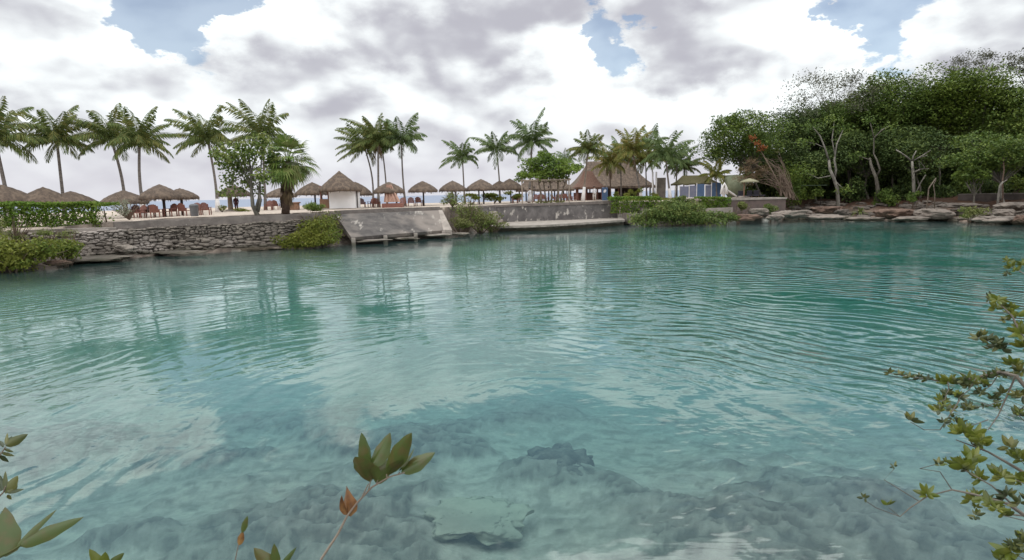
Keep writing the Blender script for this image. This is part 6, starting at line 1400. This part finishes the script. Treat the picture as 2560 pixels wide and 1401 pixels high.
def near_shrub():
    base = Vector((4.6, 3.55, 0)); base.z = gz(base.x, base.y)
    t = thing('shoreline_shrub', 'leggy shrub with leaf rosettes reaching over the water on the right', 'shrub', base)
    st = MB(); md = MB(); mbt = MB()
    # (px, py, size px, leaves, distance, bright)
    ROS = [(2224, 934, 20, 8, 4.6, 0), (2250, 938, 20, 8, 4.55, 0), (2275, 944, 24, 9, 4.5, 0), (2300, 944, 22, 9, 4.5, 0), (2318, 950, 24, 9, 4.45, 0), (2346, 954, 30, 11, 4.4, 1), (2372, 958, 36, 12, 4.35, 1), (2398, 962, 34, 12, 4.3, 0), (2420, 950, 34, 12, 4.3, 1), (2446, 954, 34, 12, 4.2, 1), (2470, 946, 30, 11, 4.2, 0), (2496, 938, 30, 10, 4.15, 0),
           (2366, 985, 28, 10, 4.3, 0), (2398, 995, 30, 10, 4.2, 0), (2352, 1004, 26, 10, 4.2, 1), (2378, 1022, 26, 10, 4.1, 0), (2336, 1028, 34, 6, 4.0, 1), (2276, 1052, 36, 7, 3.9, 0), (2420, 1020, 30, 10, 4.1, 0), (2360, 1058, 28, 8, 3.9, 0), (2400, 1062, 30, 9, 3.9, 0), (2450, 985, 28, 9, 4.15, 0), (2480, 1000, 26, 8, 4.1, 0), (2505, 985, 28, 9, 4.1, 0),
           (2524, 770, 30, 11, 4.5, 1), (2494, 752, 32, 10, 4.55, 1), (2544, 792, 34, 11, 4.4, 1), (2512, 800, 24, 8, 4.45, 0), (2446, 846, 32, 11, 4.4, 0), (2470, 850, 26, 10, 4.4, 0), (2496, 864, 34, 12, 4.35, 0), (2476, 872, 24, 8, 4.4, 0), (2552, 835, 46, 13, 4.2, 1), (2560, 870, 40, 12, 4.2, 1), (2530, 912, 34, 12, 4.2, 1), (2552, 930, 34, 12, 4.1, 0), (2556, 990, 36, 10, 4.0, 0), (2548, 1040, 34, 9, 3.9, 0), (2530, 668, 26, 9, 5.0, 1), (2556, 664, 24, 9, 5.0, 1),
           (2436, 1096, 54, 12, 3.5, 1), (2412, 1078, 44, 9, 3.55, 1), (2410, 1172, 60, 12, 3.3, 1), (2428, 1150, 50, 9, 3.35, 1), (2450, 1196, 40, 9, 3.3, 1), (2524, 1120, 46, 7, 3.5, 0), (2552, 1150, 44, 7, 3.4, 1), (2500, 1190, 44, 9, 3.3, 1), (2540, 1200, 46, 9, 3.3, 1), (2520, 1240, 40, 9, 3.2, 0), (2316, 1236, 40, 9, 3.3, 1), (2236, 1168, 24, 5, 3.5, 0), (2346, 1160, 34, 5, 3.4, 0), (2426, 1252, 40, 8, 3.2, 1), (2476, 1262, 46, 9, 3.1, 1), (2510, 1290, 40, 8, 3.1, 1), (2550, 1260, 40, 8, 3.1, 0), (2160, 1246, 24, 6, 3.4, 0), (2220, 1264, 28, 5, 3.3, 1), (2530, 1380, 62, 12, 2.9, 1), (2556, 1350, 46, 9, 2.9, 0), (2500, 1400, 40, 8, 2.9, 1), (2440, 1290, 30, 6, 3.1, 0)]
    r_ = random.Random(5)
    ROS = ROS + [(x + r_.uniform(-22, 24), y + r_.uniform(-16, 20), z * r_.uniform(.55, .85), n, Y + r_.uniform(-.1, .15), 1 - b if r_.random() < .4 else b) for x, y, z, n, Y, b in ROS if x > 2330 for q in range(2) if r_.random() < .6]
    for px, py, sz, n, Y, br in ROS:
        c = atY(px, py, Y); m = mbt if br else md; S = sz * .82 * Y / FPX; n = int(n * 1.15)
        ax = Vector((random.uniform(-.5, .1), random.uniform(-.3, .2), random.uniform(.5, 1))).normalized()
        for i in range(n):
            az = i * 2.4 + random.uniform(-.4, .4); el = random.uniform(-.15, 1.15)
            u_ = ax.orthogonal().normalized(); v_ = ax.cross(u_); d = (u_ * math.cos(az) + v_ * math.sin(az)) * math.cos(el) + ax * math.sin(el)
            L = S * random.uniform(.7, 1.1); leaf(m, c + d * .004, c + d * L, L * random.uniform(.32, .46), roll=random.uniform(-.9, .9), curl=random.uniform(-.05, .15), n=5)
    def limb(pts, Y0, Y1, r0, r1):
        n = len(pts); q = [atY(x, y, Y0 + (Y1 - Y0) * i / (n - 1)) for i, (x, y) in enumerate(pts)]; st.tube(q, [r0 + (r1 - r0) * i / (n - 1) for i in range(n)], 6); return q
    def root(pts, Y0, Y1, r0, r1):
        q = [base] + [atY(x, y, Y0 + (Y1 - Y0) * i / (len(pts) - 1)) for i, (x, y) in enumerate(pts)]; n = len(q); st.tube(q, [r0 + (r1 - r0) * i / (n - 1) for i in range(n)], 6)
    root([(2720, 1150), (2600, 1010), (2540, 940), (2500, 930), (2440, 945), (2370, 955), (2300, 946), (2222, 934)], 3.8, 4.6, .02, .003)
    root([(2740, 1050), (2620, 900), (2560, 850), (2530, 790), (2494, 755)], 3.9, 4.55, .02, .003)
    limb([(2560, 860), (2520, 862), (2480, 855), (2444, 846)], 4.3, 4.4, .006, .003)
    limb([(2545, 925), (2520, 985), (2495, 1040), (2470, 1075)], 4.15, 4.0, .007, .003)
    limb([(2640, 930), (2590, 700), (2530, 668)], 4.4, 5.0, .01, .003)
    root([(2760, 1420), (2620, 1220), (2540, 1170), (2470, 1130), (2390, 1100)], 3.3, 3.5, .018, .003)
    limb([(2470, 1130), (2430, 1110), (2412, 1078)], 3.5, 3.55, .005, .003)
    root([(2780, 1500), (2620, 1330), (2520, 1260), (2430, 1235), (2380, 1225), (2320, 1240)], 3.1, 3.3, .016, .003)
    limb([(2540, 1270), (2480, 1215), (2412, 1176)], 3.2, 3.3, .006, .003)
    limb([(2320, 1240), (2275, 1270), (2250, 1292), (2222, 1270)], 3.3, 3.3, .004, .002); limb([(2300, 1255), (2210, 1200), (2236, 1172)], 3.4, 3.5, .003, .002)
    limb([(2380, 1225), (2350, 1180), (2300, 1172), (2345, 1160)], 3.3, 3.4, .003, .002)
    limb([(2250, 1292), (2190, 1270), (2160, 1250)], 3.35, 3.4, .003, .002)
    limb([(2400, 1000), (2350, 1075), (2310, 1075), (2276, 1055)], 4.0, 3.9, .004, .002)
    for a, b_ in (((2440, 945), (2398, 995)), ((2398, 995), (2378, 1022)), ((2370, 955), (2366, 985)), ((2366, 985), (2352, 1004)), ((2350, 1000), (2336, 1030)), ((2500, 930), (2450, 985)), ((2540, 940), (2505, 985)), ((2510, 1000), (2420, 1020)), ((2470, 1050), (2400, 1062)), ((2400, 1062), (2360, 1058))): limb([a, ((a[0] + b_[0]) / 2 + 4, (a[1] + b_[1]) / 2 + 5), b_], 4.2, 4.15, .004, .002)
    for a, b_ in (((2640, 1230), (2540, 1200)), ((2640, 1250), (2552, 1150)), ((2640, 1300), (2510, 1290)), ((2560, 1290), (2476, 1262)), ((2700, 1450), (2530, 1382)), ((2700, 1430), (2556, 1350)), ((2600, 1400), (2500, 1402)), ((2640, 1120), (2548, 1040)), ((2640, 1060), (2556, 990))): limb([a, ((a[0] + b_[0]) / 2, (a[1] + b_[1]) / 2 + 10), b_], 3.3, 3.2, .006, .002)
    st.obj('stems', MT['bark_dark'], t); md.obj('dark_leaves', MT['near_dark'], t, smooth=True); mbt.obj('bright_leaves', MT['near_bright'], t, smooth=True)
near_shrub()
